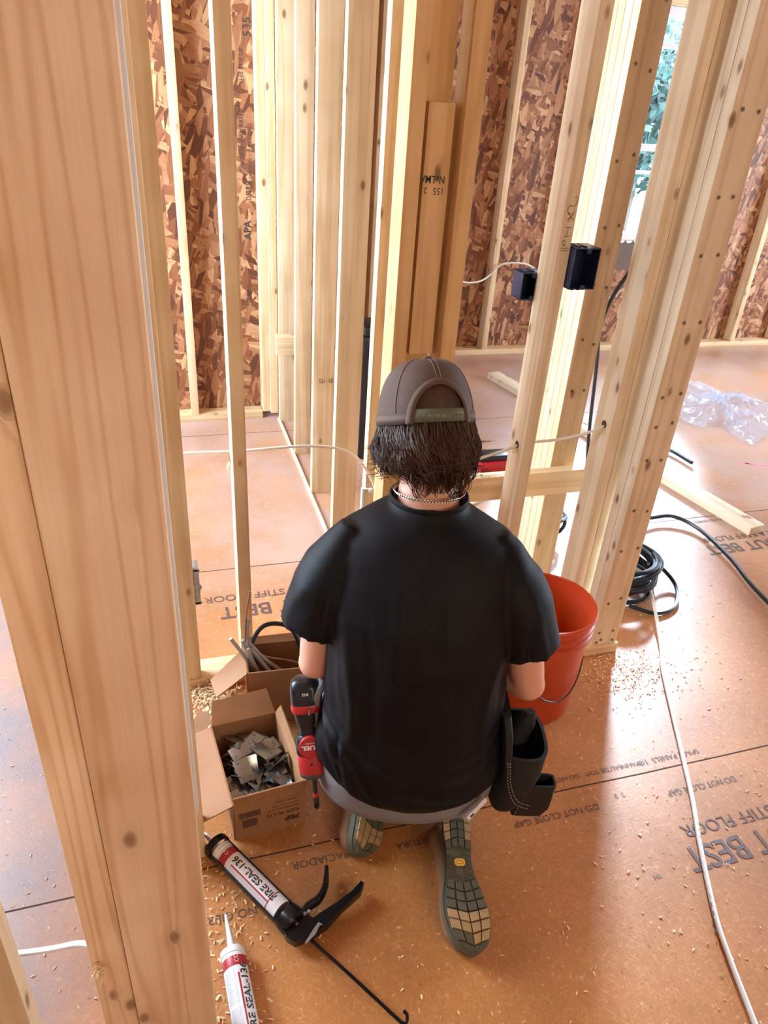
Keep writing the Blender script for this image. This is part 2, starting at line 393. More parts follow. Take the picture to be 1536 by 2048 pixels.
OS = 0.012
struct(MB().box(-1.6, 0.62, 3.84, 3.84 + OS, 0, 2.6, 0), 'wall_far_left', M_osb)
struct(MB().box(0.60, 0.60 + OS, 3.86, 4.75, 0, 2.6, 0), 'wall_jog', M_osb_y)
wr = MB()   # far wall of the right room, with its window opening
WX0, WX1, WZ0, WZ1 = 2.76, 3.85, 0.785, 2.14
wr.box(0.62, WX0, 4.75, 4.75 + OS, 0, 2.6, 0).box(WX1, 6.2, 4.75, 4.75 + OS, 0, 2.6, 0)
wr.box(WX0, WX1, 4.75, 4.75 + OS, 0, WZ0, 0).box(WX0, WX1, 4.75, 4.75 + OS, WZ1, 2.6, 0)
struct(wr, 'wall_far_right', M_osb)
w2 = MB()
w2.box(6.2, 6.2 + OS, -2.9, 5.0, 0, 0.7, 0).box(6.2, 6.2 + OS, -2.9, 5.0, 2.1, 2.6, 0)
w2.box(6.2, 6.2 + OS, -2.9, 1.6, 0.7, 2.1, 0).box(6.2, 6.2 + OS, 3.4, 5.0, 0.7, 2.1, 0)
struct(w2, 'wall_right', M_osb_y)
w3 = MB()
w3.box(-1.6 - OS, -1.6, -2.9, 1.8, 0, 2.6, 0).box(-1.6 - OS, -1.6, 3.7, 3.86, 0, 2.6, 0)
w3.box(-1.6 - OS, -1.6, 1.8, 3.7, 0, 0.8, 0).box(-1.6 - OS, -1.6, 1.8, 3.7, 2.3, 2.6, 0)
struct(w3, 'wall_left', M_osb_y)
w4 = MB()
w4.box(-1.6, 6.2, -2.95, -2.94, 0, 2.6, 0)
struct(w4, 'wall_back', M_osb)
struct(MB().box(-1.6, 6.2, -2.95, 5.0, 2.6, 2.62, 0), 'ceiling', M_osb)

# window of the right room
win = bpy.data.objects.new('window_1', None); win.location = (3.305, 4.7, 0.785); COL.objects.link(win); win['kind'] = 'structure'
fm = MB()
fm.box(WX0, WX0 + .045, 4.69, 4.77, WZ0, WZ1).box(WX1 - .045, WX1, 4.69, 4.77, WZ0, WZ1)
fm.box(WX0 + .045, WX1 - .045, 4.69, 4.77, WZ0, WZ0 + .045).box(WX0 + .045, WX1 - .045, 4.69, 4.77, WZ1 - .045, WZ1)
fm.build('window_frame', M_vinyl, win)
sm = MB()
sm.box(WX0 + .045, WX1 - .045, 4.705, 4.745, 1.205, 1.225).box(WX0 + .045, WX1 - .045, 4.705, 4.745, 1.345, 1.385).box(WX0 + .045, WX1 - .045, 4.705, 4.745, 1.925, 1.95)
sm.build('sash_rail', M_vinyl, win)
mg, N, L, b = nt('window_glass')
b.inputs['Base Color'].default_value = (0.9, 0.95, 0.97, 1); b.inputs['Roughness'].default_value = 0.0
tr = N.new('ShaderNodeBsdfTransparent'); gl = N.new('ShaderNodeBsdfGlossy'); gl.inputs['Roughness'].default_value = 0.02
mxs = N.new('ShaderNodeMixShader'); mxs.inputs['Fac'].default_value = 0.06; tr.inputs['Color'].default_value = (0.94, 0.97, 0.98, 1)
L.new(tr.outputs[0], mxs.inputs[1]); L.new(gl.outputs[0], mxs.inputs[2]); L.new(mxs.outputs[0], N['Material Output'].inputs['Surface'])
MB().box(WX0 + .046, WX1 - .046, 4.722, 4.727, WZ0 + .046, WZ1 - .046, 0).build('glass_pane', mg, win, smooth=False)
# blocks of the window rough opening
def stud(name, label, x0, x1, y0, y1, z0=0.038, z1=2.6, m=None, c=0.0025, cat='stud', group=None, struct_=False):
    o = MB().box(x0, x1, y0, y1, z0, z1, c).build(name, m or M_pine)
    return tag(o, label, cat, group)

stud('rough_sill', 'pale horizontal board under the far window', WX0 - .018, WX1, 4.66, 4.748, 0.745, 0.783, M_pine_h, cat='board')
stud('window_header', 'wooden header board across the top of the far window', WX0 - .018, WX1, 4.66, 4.748, 2.142, 2.36, M_pine_h, cat='board')

# ------------------------------------------------------------------ wall framing: every stud a thing
# near left post, out of focus
stud('stud', 'wide blurred foreground board on the left with large grain and knots', -0.141, -0.008, 0.745, 0.785, 0.0, 2.6, M_pine_b, 0.006)
stud('stud', 'narrow foreground board along the left edge of the wide blurred board', -0.197, -0.1425, 0.757, 0.89, 0.0, 2.6, M_pine_b, 0.004)
stud('stud', 'out of focus board at the bottom left corner of the photo', -0.33, -0.238, 0.585, 0.62, 0.0, 2.6, M_pine, 0.004)
stud('stud', 'thin pale board edge showing right behind the wide foreground board', -0.090, 0.002, 1.15, 1.188, 0.0, 2.6, M_pine, 0.003)
stud('drywall_strip', 'thin grey blue edge strip along the right side of the wide foreground board', -0.022, -0.0035, 0.786, 0.80, 0.62, 2.6, M_board, 0.003, cat='strip')
# front wall, running across
stud('sole_plate', 'flat floor plate behind the shavings at the foot of the left studs', -0.10, 0.30, 1.72, 1.81, 0, 0.038, M_pine_h, 0.002, cat='plate')
stud('stud', 'honey coloured stud just right of the wide foreground board, standing on the floor plate', -0.052, 0.037, 1.725, 1.763)
stud('stud', 'slim stud with bright left edge and cable hole, rising behind the open cable box', 0.170, 0.208, 1.85, 1.935, 0.0, 2.6)
stud('stud', 'glaring white edged stud directly above the left side of the cap', 0.600, 0.640, 1.82, 1.91, 0.0, 2.6, M_pine_w)
stud('stud', 'orange stud right of the stamped board above the cap', 0.738, 0.782, 1.82, 1.90, 0.0, 2.6, M_pine_w)
stud('stud', 'recessed broad stud seen deep between the two studs above the cap', 0.640, 0.738, 1.915, 1.953, 0.0, 2.6, M_pine_w)
stamp = stud('stamped_board', 'short stamped board with saw cut top, nailed between the orange studs above the cap', 0.655, 0.722, 1.842, 1.9145, 0.985, 1.59, M_pine_w, cat='board')
s1163 = stud('stud', 'stud carrying the dark blue electrical box and handwriting', 1.030, 1.068, 1.80, 1.89, 0.0, 2.6, M_pale)
# post to the right
for k, lab in enumerate(('front board of the thick right post, with nail holes down its face', 'second board of the thick right post, right behind its front board')):
    stud('stud', lab, 1.298, 1.392, 1.600 + .0385 * k, 1.6375 + .0385 * k, 0.038, 2.6, M_pale)
for k, lab in enumerate(('white sided knotty stud left of the thick right post with a cable hole', 'orange stud squeezed between the white sided stud and the thick right post')):
    stud('stud', lab, 1.248 + .0385 * k, 1.286 + .0385 * k, 1.70, 1.785, 0.038, 2.6, M_pale)
stud('sole_plate', 'short floor plate under the thick right post', 1.235, 1.40, 1.595, 1.80, 0, 0.038, M_pine_h, cat='plate')
for k, lab in enumerate(('front board of the four ply column behind the blocking', 'second ply of the column behind the blocking', 'third ply of the column behind the blocking', 'rear ply of the column behind the blocking')):
    stud('stud', lab, 1.262 + .0, 1.352, 2.0 + .0365 * k, 2.0355 + .0365 * k, 0.0, 2.6, M_pine)
stud('blocking', 'horizontal board nailed between the studs beside the neck of the worker', 0.785, 1.40, 1.93, 1.967, 0.442, 0.53, M_pine_h, cat='board')
M_nail = plain('nail_mark', (0.05, 0.028, 0.015), 0.6)
def nail_marks(label, pts, r=.0035):
    o = [q for q in COL.objects if q.get('label', '') == label][0]; b = MB()
    for x, y, z in pts:
        b.lathe([(r, 0), (r, .0006)], frame((x, y - .0003, z), (1, 0, 0), (0, 0, 1)), 10)
        b.lathe([(r * 2.1, .0002), (r * 2.1, .0004), (r * 1.6, .0005), (r * 1.6, .0002)], frame((x, y - .0003, z), (1, 0, 0), (0, 0, 1)), 14, closed=True)
    q = b.build('nail_marks', M_nail, o); q['kind'] = 'stuff'
gq = random.Random(3)
nail_marks('front board of the thick right post, with nail holes down its face', [(x + gq.uniform(-.006, .006), 1.6, z + gq.uniform(-.01, .01)) for z in (.09, .22, .42, .56, .72, .84, .93, 1.12, 1.29, 1.44, 1.62) for x in (1.320, 1.370)] + [(1.315, 1.6, .05), (1.33, 1.6, .06), (1.375, 1.6, .052)], .0026)
nail_marks('front board of the four ply column behind the blocking', [(x + gq.uniform(-.005, .005), 2.0, z + gq.uniform(-.01, .01)) for z in (.62, .78, .95, 1.12, 1.30, 1.48, 1.70, 1.86) for x in (1.285, 1.330)], .0026)
# row of studs going away on the left
rows = [(3.27, 0.608, 0.682, 'farthest full stud of the receding row left of the cap'), (2.86, 0.607, 0.695, 'stamped stud second from the far end of the receding row'),
        (2.45, 0.606, 0.697, 'widest looking stud of the receding row, third from the far end'), (2.04, 0.612, 0.70, 'nearest stud of the receding row, beside the white outlet box')]
rowst = []
for y, x0, x1, lab in rows: rowst.append(stud('stud', lab, x0, x1, y, y + 0.040, 0.0, 2.6, M_pine))
stud('batten', 'thin pale strip on the floor running away along the row of studs', 0.594, 0.606, 1.98, 3.72, 0.0, 0.012, M_pine_y, 0.001, cat='strip')
stud('stud', 'corner stud at the right end of the far left strand board wall', 0.520, 0.558, 3.75, 3.838)
stud('stud', 'flat corner stud beside the far left strand board wall', 0.559, 0.598, 3.72, 3.838)
stud('stud', 'broad corner stud facing the camera at the far end of the receding row', 0.600, 0.688, 3.68, 3.718, 0.0, 2.6)
stud('block', 'small nail pocked block fixed between the corner stud and the receding row', 0.572, 0.668, 3.60, 3.638, 0.40, 0.50, M_pine_h, cat='block')
stud('sole_plate', 'bottom plate of the far left strand board wall', -1.59, 0.518, 3.75, 3.838, 0, 0.038, M_pine_h, cat='plate')
stud('stud', 'thin bright stud on the far left strand board wall', 0.143, 0.181, 3.75, 3.838)
for x in (-0.265,): stud('stud', 'far left wall stud hidden behind the foreground board', x, x + .038, 3.75, 3.838)
stud('sole_plate', 'bottom plate of the far strand board wall in the right room', 0.70, 6.19, 4.66, 4.748, 0, 0.038, M_pine_h, cat='plate')
for x, lab in ((1.35, 'far wall stud just right of the studs above the cap'), (2.20, 'lit slim stud on the far strand board wall between cap and blue box'), (4.33, 'far wall stud in the right room, left of the last one'), (4.735, 'rightmost far wall stud at the right edge of the photo'), (2.70, 'jack stud at the left side of the far window'), (3.852, 'jack stud at the right side of the far window')):
    stud('stud', lab, x, x + .04, 4.66, 4.748)

# ------------------------------------------------------------------ printing and hand writing on boards and floor
def on_front(x, y, z, up=1):      # text on a face that looks at -Y
    return Matrix(((up, 0, 0, x), (0, 0, -1, y), (0, up, 0, z), (0, 0, 0, 1)))


F = lambda x, z, y: on_front(x, y - 0.0008, z, -1)          # upside down, as the boards stand
text('NeLMA', F(0.712, 1.432, 1.842), 0.024, M_ink, stamp, 'ink_stamp', 0.85, bold=0.0004)
text('155', F(0.712, 1.405, 1.842), 0.022, M_ink, stamp, 'ink_stamp', 0.9)
text('2', F(0.668, 1.405, 1.842), 0.020, M_ink, stamp, 'ink_stamp')
text('IPr  192', F(0.690, 0.545, 2.86), 0.030, M_inkf, rowst[1], 'ink_stamp', 0.62)
wf = bpy.data.objects['wall_far_left']


def vert_text(s, x, z, size, m, parent, y, name='printed_lettering', st=1.0, bold=0.0):   # reads downwards-up on a -Y face
    M = Matrix(((0, -1, 0, x), (0, 0, -1, y), (1, 0, 0, z), (0, 0, 0, 1)))
    return text(s, M, size, m, parent, name, st, bold=bold)


vert_text('APA', 0.492, 0.915, 0.048, M_ink, wf, 3.8385, bold=0.0012)
vert_text('0.419', 0.498, 1.095, 0.038, M_ink, wf, 3.8385)
vert_text('7/16  24/16  SPAN RATED', 0.470, 1.22, 0.030, M_ink, wf, 3.8385, st=0.8)
vert_text('EXPOSURE 1  SHEATHING', 0.505, 1.19, 0.024, M_ink, wf, 3.8385, st=0.8)
vert_text('THIS SIDE UP', 0.475, 1.58, 0.024, M_ink, wf, 3.8385)
vert_text('535', 0.513, 1.76, 0.050, M_ink, wf, 3.8385)
vert_text('EXP 1', 0.485, 0.62, 0.030, M_ink, wf, 3.8385)

# hand writing on the stud with the blue box
hw = MB()
def stroke(pts, r=0.0007):
    hw.tube([(x, 1.7995, z) for x, z in spline([(a, b, 0) for a, b in pts], 6) and [(p[0], p[1]) for p in spline([(a, b, 0) for a, b in pts], 6)]], r, 5)
def hwp(u, v): return (1.038 + 0.026 * v, 1.400 - u)     # u runs down the stud, v to the right
for st in ([(0.0, .6), (.004, 1.0), (.022, .75), (.022, .25), (.034, .05), (.042, .5), (.034, .9)], [(.040, .2), (.056, .9)], [(.056, .2), (.042, .8)], [(.050, .55), (.062, .35)],
           [(.074, .1), (.074, .8)], [(.098, .1), (.096, .8)], [(.074, .45), (.097, .45)], [(.112, .5), (.106, .2), (.116, .15), (.118, .5), (.120, .2)], [(.126, .0), (.126, .9)], [(.132, .0), (.132, .9)]):
    stroke([hwp(a, b) for a, b in st])
hw.build('handwriting', M_ink, s1163)

# floor printing, upside down as seen from the camera
def fl(s, x, y, size, m=M_inkf, st=1.0, bold=0.0, name='printed_lettering'):
    M = Matrix(((-1, 0, 0, x), (0, -1, 0, y), (0, 0, 1, 0.0012), (0, 0, 0, 1)))
    return text(s, M, size, m, floor, name, st, bold=bold)


fl('FLAT OUT BEST', 1.74, 0.885, 0.092, st=0.92, bold=0.001); fl('STIFF FLOOR', 1.47, 0.945, 0.050, st=1.0); fl('TM', 1.055, 0.842, 0.016)
fl('FLAT OUT BEST', 2.74, 2.115, 0.092, st=0.92, bold=0.001); fl('FOR A STIFF FLOOR', 2.62, 2.175, 0.050)
fl('FLAT OUT BEST', 0.72, 2.105, 0.092, st=0.92, bold=0.001); fl('FOR A STIFF FLOOR', 0.52, 2.175, 0.050)
fl('DO NOT CLOSE GAP', 1.01, 1.060, 0.026); fl('DO NOT CLOSE GAP', 1.44, 1.050, 0.026, st=0.9); fl('SPACE PANELS  1/8', 1.40, 1.160, 0.024)
fl('PANNEAU DE TOIT   DO NOT CLOSE', 1.20, 1.160, 0.020); fl('Y ABERTURA', 0.60, 1.075, 0.026); fl('ESPACIADOR', 0.36, 1.085, 0.028); fl('NO CIERRE', 0.10, 1.0, 0.028)
fl('2  3', 1.10, 1.075, 0.02); fl('CONSTRUCTION GUIDE', 1.0, 2.31, 0.024); fl('SPACE PANELS', 2.4, 2.31, 0.024)
# pink chalk mark on the far floor
M_pink = plain('pink_marking_paint', (0.95, 0.25, 0.30), 0.7)
tag(MB().add([(2.90, 2.80, .0008), (3.12, 2.70, .0008), (3.12, 2.715, .0008), (2.905, 2.812, .0008)], [(0, 1, 2, 3)]).add([(2.93, 2.795, .0008), (3.06, 2.64, .0008), (3.07, 2.645, .0008), (2.945, 2.797, .0008)], [(0, 1, 2, 3)]).build('marking_paint', M_pink, floor, smooth=False))

# ------------------------------------------------------------------ electrical boxes
M_blue = plain('navy_plastic', (0.012, 0.022, 0.070), 0.35)
M_zinc = plain('zinc_steel', (0.42, 0.44, 0.47), 0.42, 0.8, var=0.15, scale=60)
M_black = plain('black_plastic', (0.008, 0.008, 0.010), 0.32)
M_blk_rub = plain('black_cable_jacket', (0.010, 0.011, 0.014), 0.38)
M_nm = plain('white_cable_jacket', (0.78, 0.74, 0.68), 0.42)
M_wbox = plain('white_box_plastic', (0.85, 0.87, 0.90), 0.5)


def open_box(name, label, x0, x1, y0, y1, z0, z1, m, t=0.003, cat='box'):
    r = thing(name, label, cat, ((x0 + x1) / 2, (y0 + y1) / 2, z0))
    b = MB(); b.box(x0, x0 + t, y0, y1, z0, z1, .0008).box(x1 - t, x1, y0, y1, z0, z1, .0008).box(x0, x1, y0, y1, z0, z0 + t, .0008).box(x0, x1, y0, y1, z1 - t, z1, .0008).box(x0, x1, y1 - t, y1, z0, z1, .0008)
    b.build('shell', m, r)
    e = MB()
    for z, s in ((z1 - 0.001, -1), (z0 + 0.001, 1)):
        M = frame(((x0 + x1) / 2, y0, z), (1, 0, 0), (0, 0, s)); e.prism([(-.007, 0), (.007, 0), (.006, .009), (.003, .012), (-.003, .012), (-.006, .009)], M, .006 * s)
    e.build('screw_ear', m, r)
    n = MB()
    for z in (z1, z0 - .004):
        for x in (x0 + .012, x0 + .03): n.box(x, x + .009, y0 + .01, y0 + .05, z, z + .004, .0008)
    n.build('clamp_tab', m, r)
    return r


open_box('electrical_box', 'open dark blue outlet box nailed to the stud with handwriting', 1.0695, 1.146, 1.775, 1.85, 1.172, 1.279, M_blue)
open_box('electrical_box', 'small dark box peeking out left of the stud with handwriting', 0.990, 1.055, 1.8925, 1.95, 1.115, 1.19, M_blue)
b_ = open_box('electrical_box', 'white outlet box on the nearest stud of the receding row', 0.600, 0.655, 2.085, 2.10, 0.355, 0.468, M_wbox)
for o_ in b_.children: o_.location = (0, -0.05, 0)
b_.location = (b_.location.x, b_.location.y, b_.location.z)


def gbox(label, x0, x1, y0, y1, z0, z1):
    r = thing('steel_box', label, 'box', ((x0 + x1) / 2, (y0 + y1) / 2, z0))
    MB().box(x0, x1, y0, y1, z0, z1, .002).build('shell', M_zinc, r)
    t = MB()
    for k in range(4):
        xx = x0 + (x1 - x0) * (k + .5) / 4
        for z, s in ((z1, 1), (z0, -1)): t.prism([(-.007, 0), (.007, 0), (0, .009)], frame((xx, y0 + .002, z), (1, 0, 0), (0, 0, s)), .002 * s)
    t.build('corner_tab', M_zinc, r)
    k = MB(); k.lathe([(0.013, 0), (0.013, .0015), (.010, .0015), (.010, .0005)], frame(((x0 + x1) / 2, y0, (z0 + z1) / 2), (1, 0, 0), (0, 0, 1)), 20); k.build('knockout', M_zinc, r)
    return r


gbox('grey steel junction box beside the four ply column near the window', 1.3545, 1.462, 2.04, 2.075, 1.165, 1.245)
gbox('grey steel box on the honey coloured stud by the left edge', 0.0375, 0.053, 1.74, 1.80, 0.31, 0.417)

# ------------------------------------------------------------------ cables
def cable(name, label, pts, r, m, group=None, flat=None, n=10, parent=None):
    o = MB().tube(spline(pts, n), r, 8, flat=flat).build(name, m, parent)
    return tag(o, label, 'cable', group) if parent is None else o


wc = cable('electrical_cable', 'white flat cable snaking down the right side of the floor', [(1.60, 2.10, .008), (1.746, 1.995, .02), (1.688, 1.823, .03), (1.569, 1.586, .008), (1.50, 1.473, .006), (1.408, 1.289, .005), (1.345, 1.158, .005),
      (1.269, 1.005, .005), (1.20, .882, .005), (1.116, .716, .006), (1.081, .621, .006), (1.044, .499, .006), (1.0, .36, .006)], 0.0062, M_nm)
pm = MB()
for k in range(16):
    t = k / 16; x = 1.245 - 0.16 * t; y = 0.955 - 0.29 * t
    pm.box(-.0014, .0014, -.005, .005, .0, .0008, 0, M=Matrix.Translation((x - .003, y, .0098)) @ Matrix.Rotation(math.radians(-28), 4, 'Z'))
pm.build('printed_lettering', M_inkf, wc)
cable('electrical_cable', 'black cable arching across the floor at the right edge', [(1.80, 2.20, .06), (1.90, 2.30, .05), (2.03, 2.331, .03), (2.14, 2.324, .03), (2.202, 2.216, .02), (2.184, 1.998, .02), (2.141, 1.827, .02), (2.121, 1.705, .02), (2.10, 1.5, .02)], 0.0085, M_blk_rub)
cable('electrical_cable', 'short black cable end lying beyond the thick right post', [(2.50, 3.10, .02), (2.56, 3.0, .02), (2.59, 2.95, .02), (2.606, 2.812, .02)], 0.010, M_blk_rub)
cable('electrical_cable', 'black cable dropping from the grey junction box by the window', [(1.452, 2.06, 1.164), (1.43, 2.10, 1.06), (1.425, 2.12, .95), (1.455, 2.14, .82), (1.53, 2.2, .5), (1.62, 2.25, .15), (1.66, 2.3, .01)], 0.0065, M_blk_rub)
cable('electrical_cable', 'white cable looping below the grey junction box by the window', [(1.37, 2.14, .98), (1.44, 2.12, 1.06), (1.50, 2.10, 1.10), (1.58, 2.06, 1.10), (1.62, 1.95, 1.05), (1.50, 1.81, 1.0), (1.40, 1.79, .98)], 0.005, M_nm)
cable('electrical_cable', 'white cable strung between the studs left of the worker and arching behind the head', [(-0.30, 1.99, .64), (0.02, 1.99, .66), (0.17, 1.985, .660), (0.23, 1.96, .672), (0.407, 1.95, .677), (0.53, 1.95, .646), (0.60, 1.95, .555), (0.632, 1.955, .46), (0.62, 2.0, .40), (0.61, 2.03, .38)], 0.0045, M_nm)
cable('electrical_cable', 'white cable rising beside the orange stud left of the neck', [(0.655, 1.96, .72), (0.652, 1.965, .60), (0.640, 1.96, .50), (0.634, 1.96, .45), (0.60, 1.98, .37), (0.56, 2.0, .34)], 0.0045, M_nm)
cable('electrical_cable', 'white cable strung to the right of the hair through the stud holes', [(0.79, 1.84, .62), (0.896, 1.84, .646), (1.0, 1.84, .674), (1.03, 1.84, .684), (1.068, 1.84, .692), (1.14, 1.80, .715), (1.20, 1.755, .75), (1.252, 1.735, .782)], 0.0045, M_nm)
cable('electrical_cable', 'thin cable draped in front of the far strand board wall', [(1.80, 4.6, .66), (1.946, 4.6, .535), (2.088, 4.62, .52), (2.19, 4.65, .56), (2.26, 4.64, .63), (2.40, 4.62, .64), (2.50, 4.62, .60), (2.6, 4.6, .5)], 0.006, M_nm)
cable('electrical_cable', 'out of focus white cable entering from the left edge of the photo', [(-0.62, .93, .20), (-0.45, .90, .22), (-0.372, .88, .228), (-0.28, .84, .275), (-0.22, .80, .335), (-0.19, .775, .36)], 0.006, M_nm, flat=0.8)
cable('electrical_cable', 'black cable curving up out of the box of cable offcuts', [(.172, 1.60, .17), (.178, 1.625, .225), (.21, 1.65, .262), (.255, 1.66, .262), (.30, 1.655, .235), (.325, 1.62, .17)], 0.0065, M_blk_rub)
cable('electrical_cable', 'short scrap of cable on the far floor right of the hair', [(1.42, 3.25, .005), (1.52, 3.22, .005), (1.62, 3.26, .005)], 0.005, M_blk_rub)

# cable holes with splinters of drilled wood
M_shav = plain('fresh_wood_shaving', (0.86, 0.62, 0.36), 0.7, var=0.2, scale=40)
M_hole = plain('drilled_hole', (0.10, 0.045, 0.015), 0.9)
def drill_hole(parent, x, y, z):
    h = MB().lathe([(0.0125, 0), (.0125, .0006)], frame((x - .0003, y, z), (0, 1, 0), (0, 0, 1)), 20).build('drilled_hole', M_hole, parent)
    q = MB()
    for k in range(7):
        a = random.uniform(-2.4, -.7); l = random.uniform(.008, .03)
        p0 = Vector((x - .001, y + .012 * math.cos(a), z + .012 * math.sin(a)))
        q.tube([p0, p0 + Vector((-.006, .4 * l * math.cos(a), -.4 * l)), p0 + Vector((-.010, .6 * l * math.cos(a), -l))], [.0016, .0012, .0004], 4)
    q.build('splinter', M_shav, parent)
drill_hole(s1163, 1.030, 1.84, .688)
drill_hole([o for o in COL.objects if o.get('label', '').startswith('white sided knotty')][0], 1.248, 1.735, .787)
drill_hole([o for o in COL.objects if o.get('label', '').startswith('slim stud')][0], 0.170, 1.93, .662)
sh = MB()
for k in range(26):
    p = Vector((-0.185 + random.gauss(0, .006), .762 + random.gauss(0, .005) - .012, .345 - abs(random.gauss(0, .018)))); d = Vector((random.gauss(0, 1), random.gauss(0, 1), random.gauss(0, 1))).normalized() * .009
    sh.tube(spline([p, p + d, p + d + Vector((random.gauss(0, .004), random.gauss(0, .004), -.005))], 4), .0009, 4)
tag(sh.build('drill_shavings', M_shav), 'pale curls of wood hanging at the cable hole of the left foreground board', 'shavings', kind='stuff')

# coil of black cable behind the thick post
cb = MB()
pts = []
for k in range(11 * 28):
    a = 2 * math.pi * k / 28; t = k / 28
    rr = 0.150 + 0.016 * math.sin(t * 2.3) + .006 * math.sin(a * 3 + t); pts.append((1.615 + rr * math.cos(a), 1.985 + rr * math.sin(a), 0.010 + 0.0105 * t + 0.004 * math.sin(a * 2 + t * 1.7)))
cb.tube(pts, 0.0085, 8)
tag(cb.build('cable_coil', M_blk_rub), 'coil of black cable stacked on the floor behind the thick right post', 'cable')
cb = MB(); pts = []
for k in range(6 * 28):
    a = 2 * math.pi * k / 28; t = k / 28
    rr = 0.085 + 0.010 * math.sin(t * 1.9); pts.append((1.50 + rr * math.cos(a), 2.36 + rr * math.sin(a), 0.05 + 0.012 * t + .02 * math.sin(a + t)))
cb.tube(pts, 0.0085, 8)
tag(cb.build('cable_coil', M_blk_rub), 'second smaller coil of black cable half hidden behind the four ply column', 'cable')
cable('electrical_cable', 'loose loop of black cable at the foot of the coil by the right post', [(1.72, 1.92, .10), (1.80, 1.95, .06), (1.83, 1.87, .02), (1.76, 1.77, .010), (1.66, 1.74, .010), (1.58, 1.80, .012)], 0.0075, M_blk_rub)

# reel with hose at the back
reel = thing('cable_reel', 'black reel wound with white cable seen in the gap left of the head', 'reel', (1.06, 3.42, 0))
ML = frame((1.06, 3.42, 0.26), (0, 1, 0), (0, 0, 1))
MB().lathe([(.25, 0), (.255, .006), (.25, .012)], ML, 40).lathe([(.25, .13), (.255, .136), (.25, .142)], ML, 40).lathe([(.10, .01), (.10, .13)], ML, 32).build('spool', M_black, reel)
ww = MB()
for k in range(5):
    for j in range(3): ww.tube([ML @ Vector(((.20 + .02 * j) * math.cos(a), (.20 + .02 * j) * math.sin(a), .025 + .022 * k)) for a in [i * math.pi / 20 for i in range(41)]], .010, 6, cap=False)
ww.build('wound_cable', M_wbox, reel)
tag(MB().box(.90, 1.04, 3.16, 3.36, 0, .62, .02, M=None).box(.91, 1.03, 3.17, 3.35, .62, .66, .01).build('tool_case', M_black), 'tall black case in the gap between the receding row and the glaring stud', 'case')

# ------------------------------------------------------------------ timber on the floor
def beam(label, p, q, w, h, m=M_pine_y):
    p = Vector((*p, 0)); q = Vector((*q, 0)); d = q - p; L_ = d.length
    M = Matrix.Translation(p) @ Matrix.Rotation(math.atan2(d.y, d.x) - HP, 4, 'Z')
    b = MB().box(0, w, 0, L_, 0, h, .0025)
    o = mk('lumber', b.v, b.f, m, None, True, 35)
    # keep the grain along the board: the origin and the rotation live on the object
    vs = [v.co.copy() for v in o.data.vertices]; off = o.location.copy()
    for v in o.data.vertices: v.co = v.co + off
    o.location = M.translation; o.rotation_euler = M.to_euler()
    return tag(o, label, 'lumber')


beam('long white looking board lying on the floor behind the thick right post', (2.42, 2.155), (2.05, 4.2), .09, .038)
beam('short board end lying far back on the floor above the tool', (1.28, 2.62), (1.20, 2.80), .09, .012)

# red and black cordless tool on the floor
M_red = plain('red_tool_plastic', (0.45, 0.015, 0.02), 0.4)
tl = thing('cordless_tool', 'red and black cordless tool lying on the floor right of the hair', 'tool', (1.53, 2.98, 0))
MB().box(1.46, 1.62, 2.92, 3.02, 0, .055, .012).build('tool_body', M_red, tl)
MB().box(1.45, 1.61, 2.93, 3.01, .055, .085, .008).box(1.60, 1.65, 2.94, 3.0, .01, .06, .006).build('battery', M_black, tl)
MB().tube([(1.455, 2.97, .03), (1.40, 2.97, .03)], .014, 12).build('chuck', M_black, tl)

# crumpled clear plastic film
mf_, N, L, b = nt('clear_film')
b.inputs['Base Color'].default_value = (0.62, 0.70, 0.88, 1); b.inputs['Roughness'].default_value = 0.10; b.inputs['Specular IOR Level'].default_value = 1.0; b.inputs['Alpha'].default_value = 0.32
def film(label, poly, seed, amp):
    r0 = np.random.default_rng(seed); cx = np.mean([p[0] for p in poly]); cy = np.mean([p[1] for p in poly]); n = 26; mrad = 12
    K = r0.normal(size=(14, 2)) * 22; ph = r0.uniform(0, 6.28, 14)
    vs = [(cx, cy, amp)]
    for j in range(1, mrad + 1):
        for i in range(n * 3):
            a = i / (n * 3) * len(poly); i0 = int(a) % len(poly); f = a - int(a); px = poly[i0][0] * (1 - f) + poly[(i0 + 1) % len(poly)][0] * f; py = poly[i0][1] * (1 - f) + poly[(i0 + 1) % len(poly)][1] * f
            t = j / mrad; x = cx + (px - cx) * t; y = cy + (py - cy) * t
            z = sum(abs(math.sin(K[q, 0] * x + K[q, 1] * y + ph[q])) for q in range(14)) / 14
            z = amp * (1.15 - t) * (.2 + 1.6 * max(0, z - .45) * 3); vs.append((x + .01 * math.sin(90 * y), y + .01 * math.sin(70 * x), .003 + max(0, z)))
    m3 = n * 3
    fs = [(0, 1 + i, 1 + (i + 1) % m3) for i in range(m3)]
    for j in range(mrad - 1): fs += [(1 + j * m3 + i, 1 + (j + 1) * m3 + i, 1 + (j + 1) * m3 + (i + 1) % m3, 1 + j * m3 + (i + 1) % m3) for i in range(m3)]
    o = mk('plastic_film', vs, fs, mf_, None, False); return tag(o, label, 'plastic film')
film('crumpled clear plastic film on the floor right of the thick post', [(3.12, 3.70), (3.28, 3.98), (3.50, 3.93), (3.52, 3.72), (3.62, 3.66), (3.72, 3.50), (3.40, 3.10), (3.20, 3.02), (3.14, 2.95), (3.10, 3.10), (3.22, 3.35), (2.98, 3.22), (2.92, 3.40)], 3, .07)
film('second scrap of clear plastic film at the right edge of the floor', [(3.45, 3.02), (3.70, 3.10), (3.80, 2.95), (3.62, 2.85), (3.40, 2.90)], 5, .05)

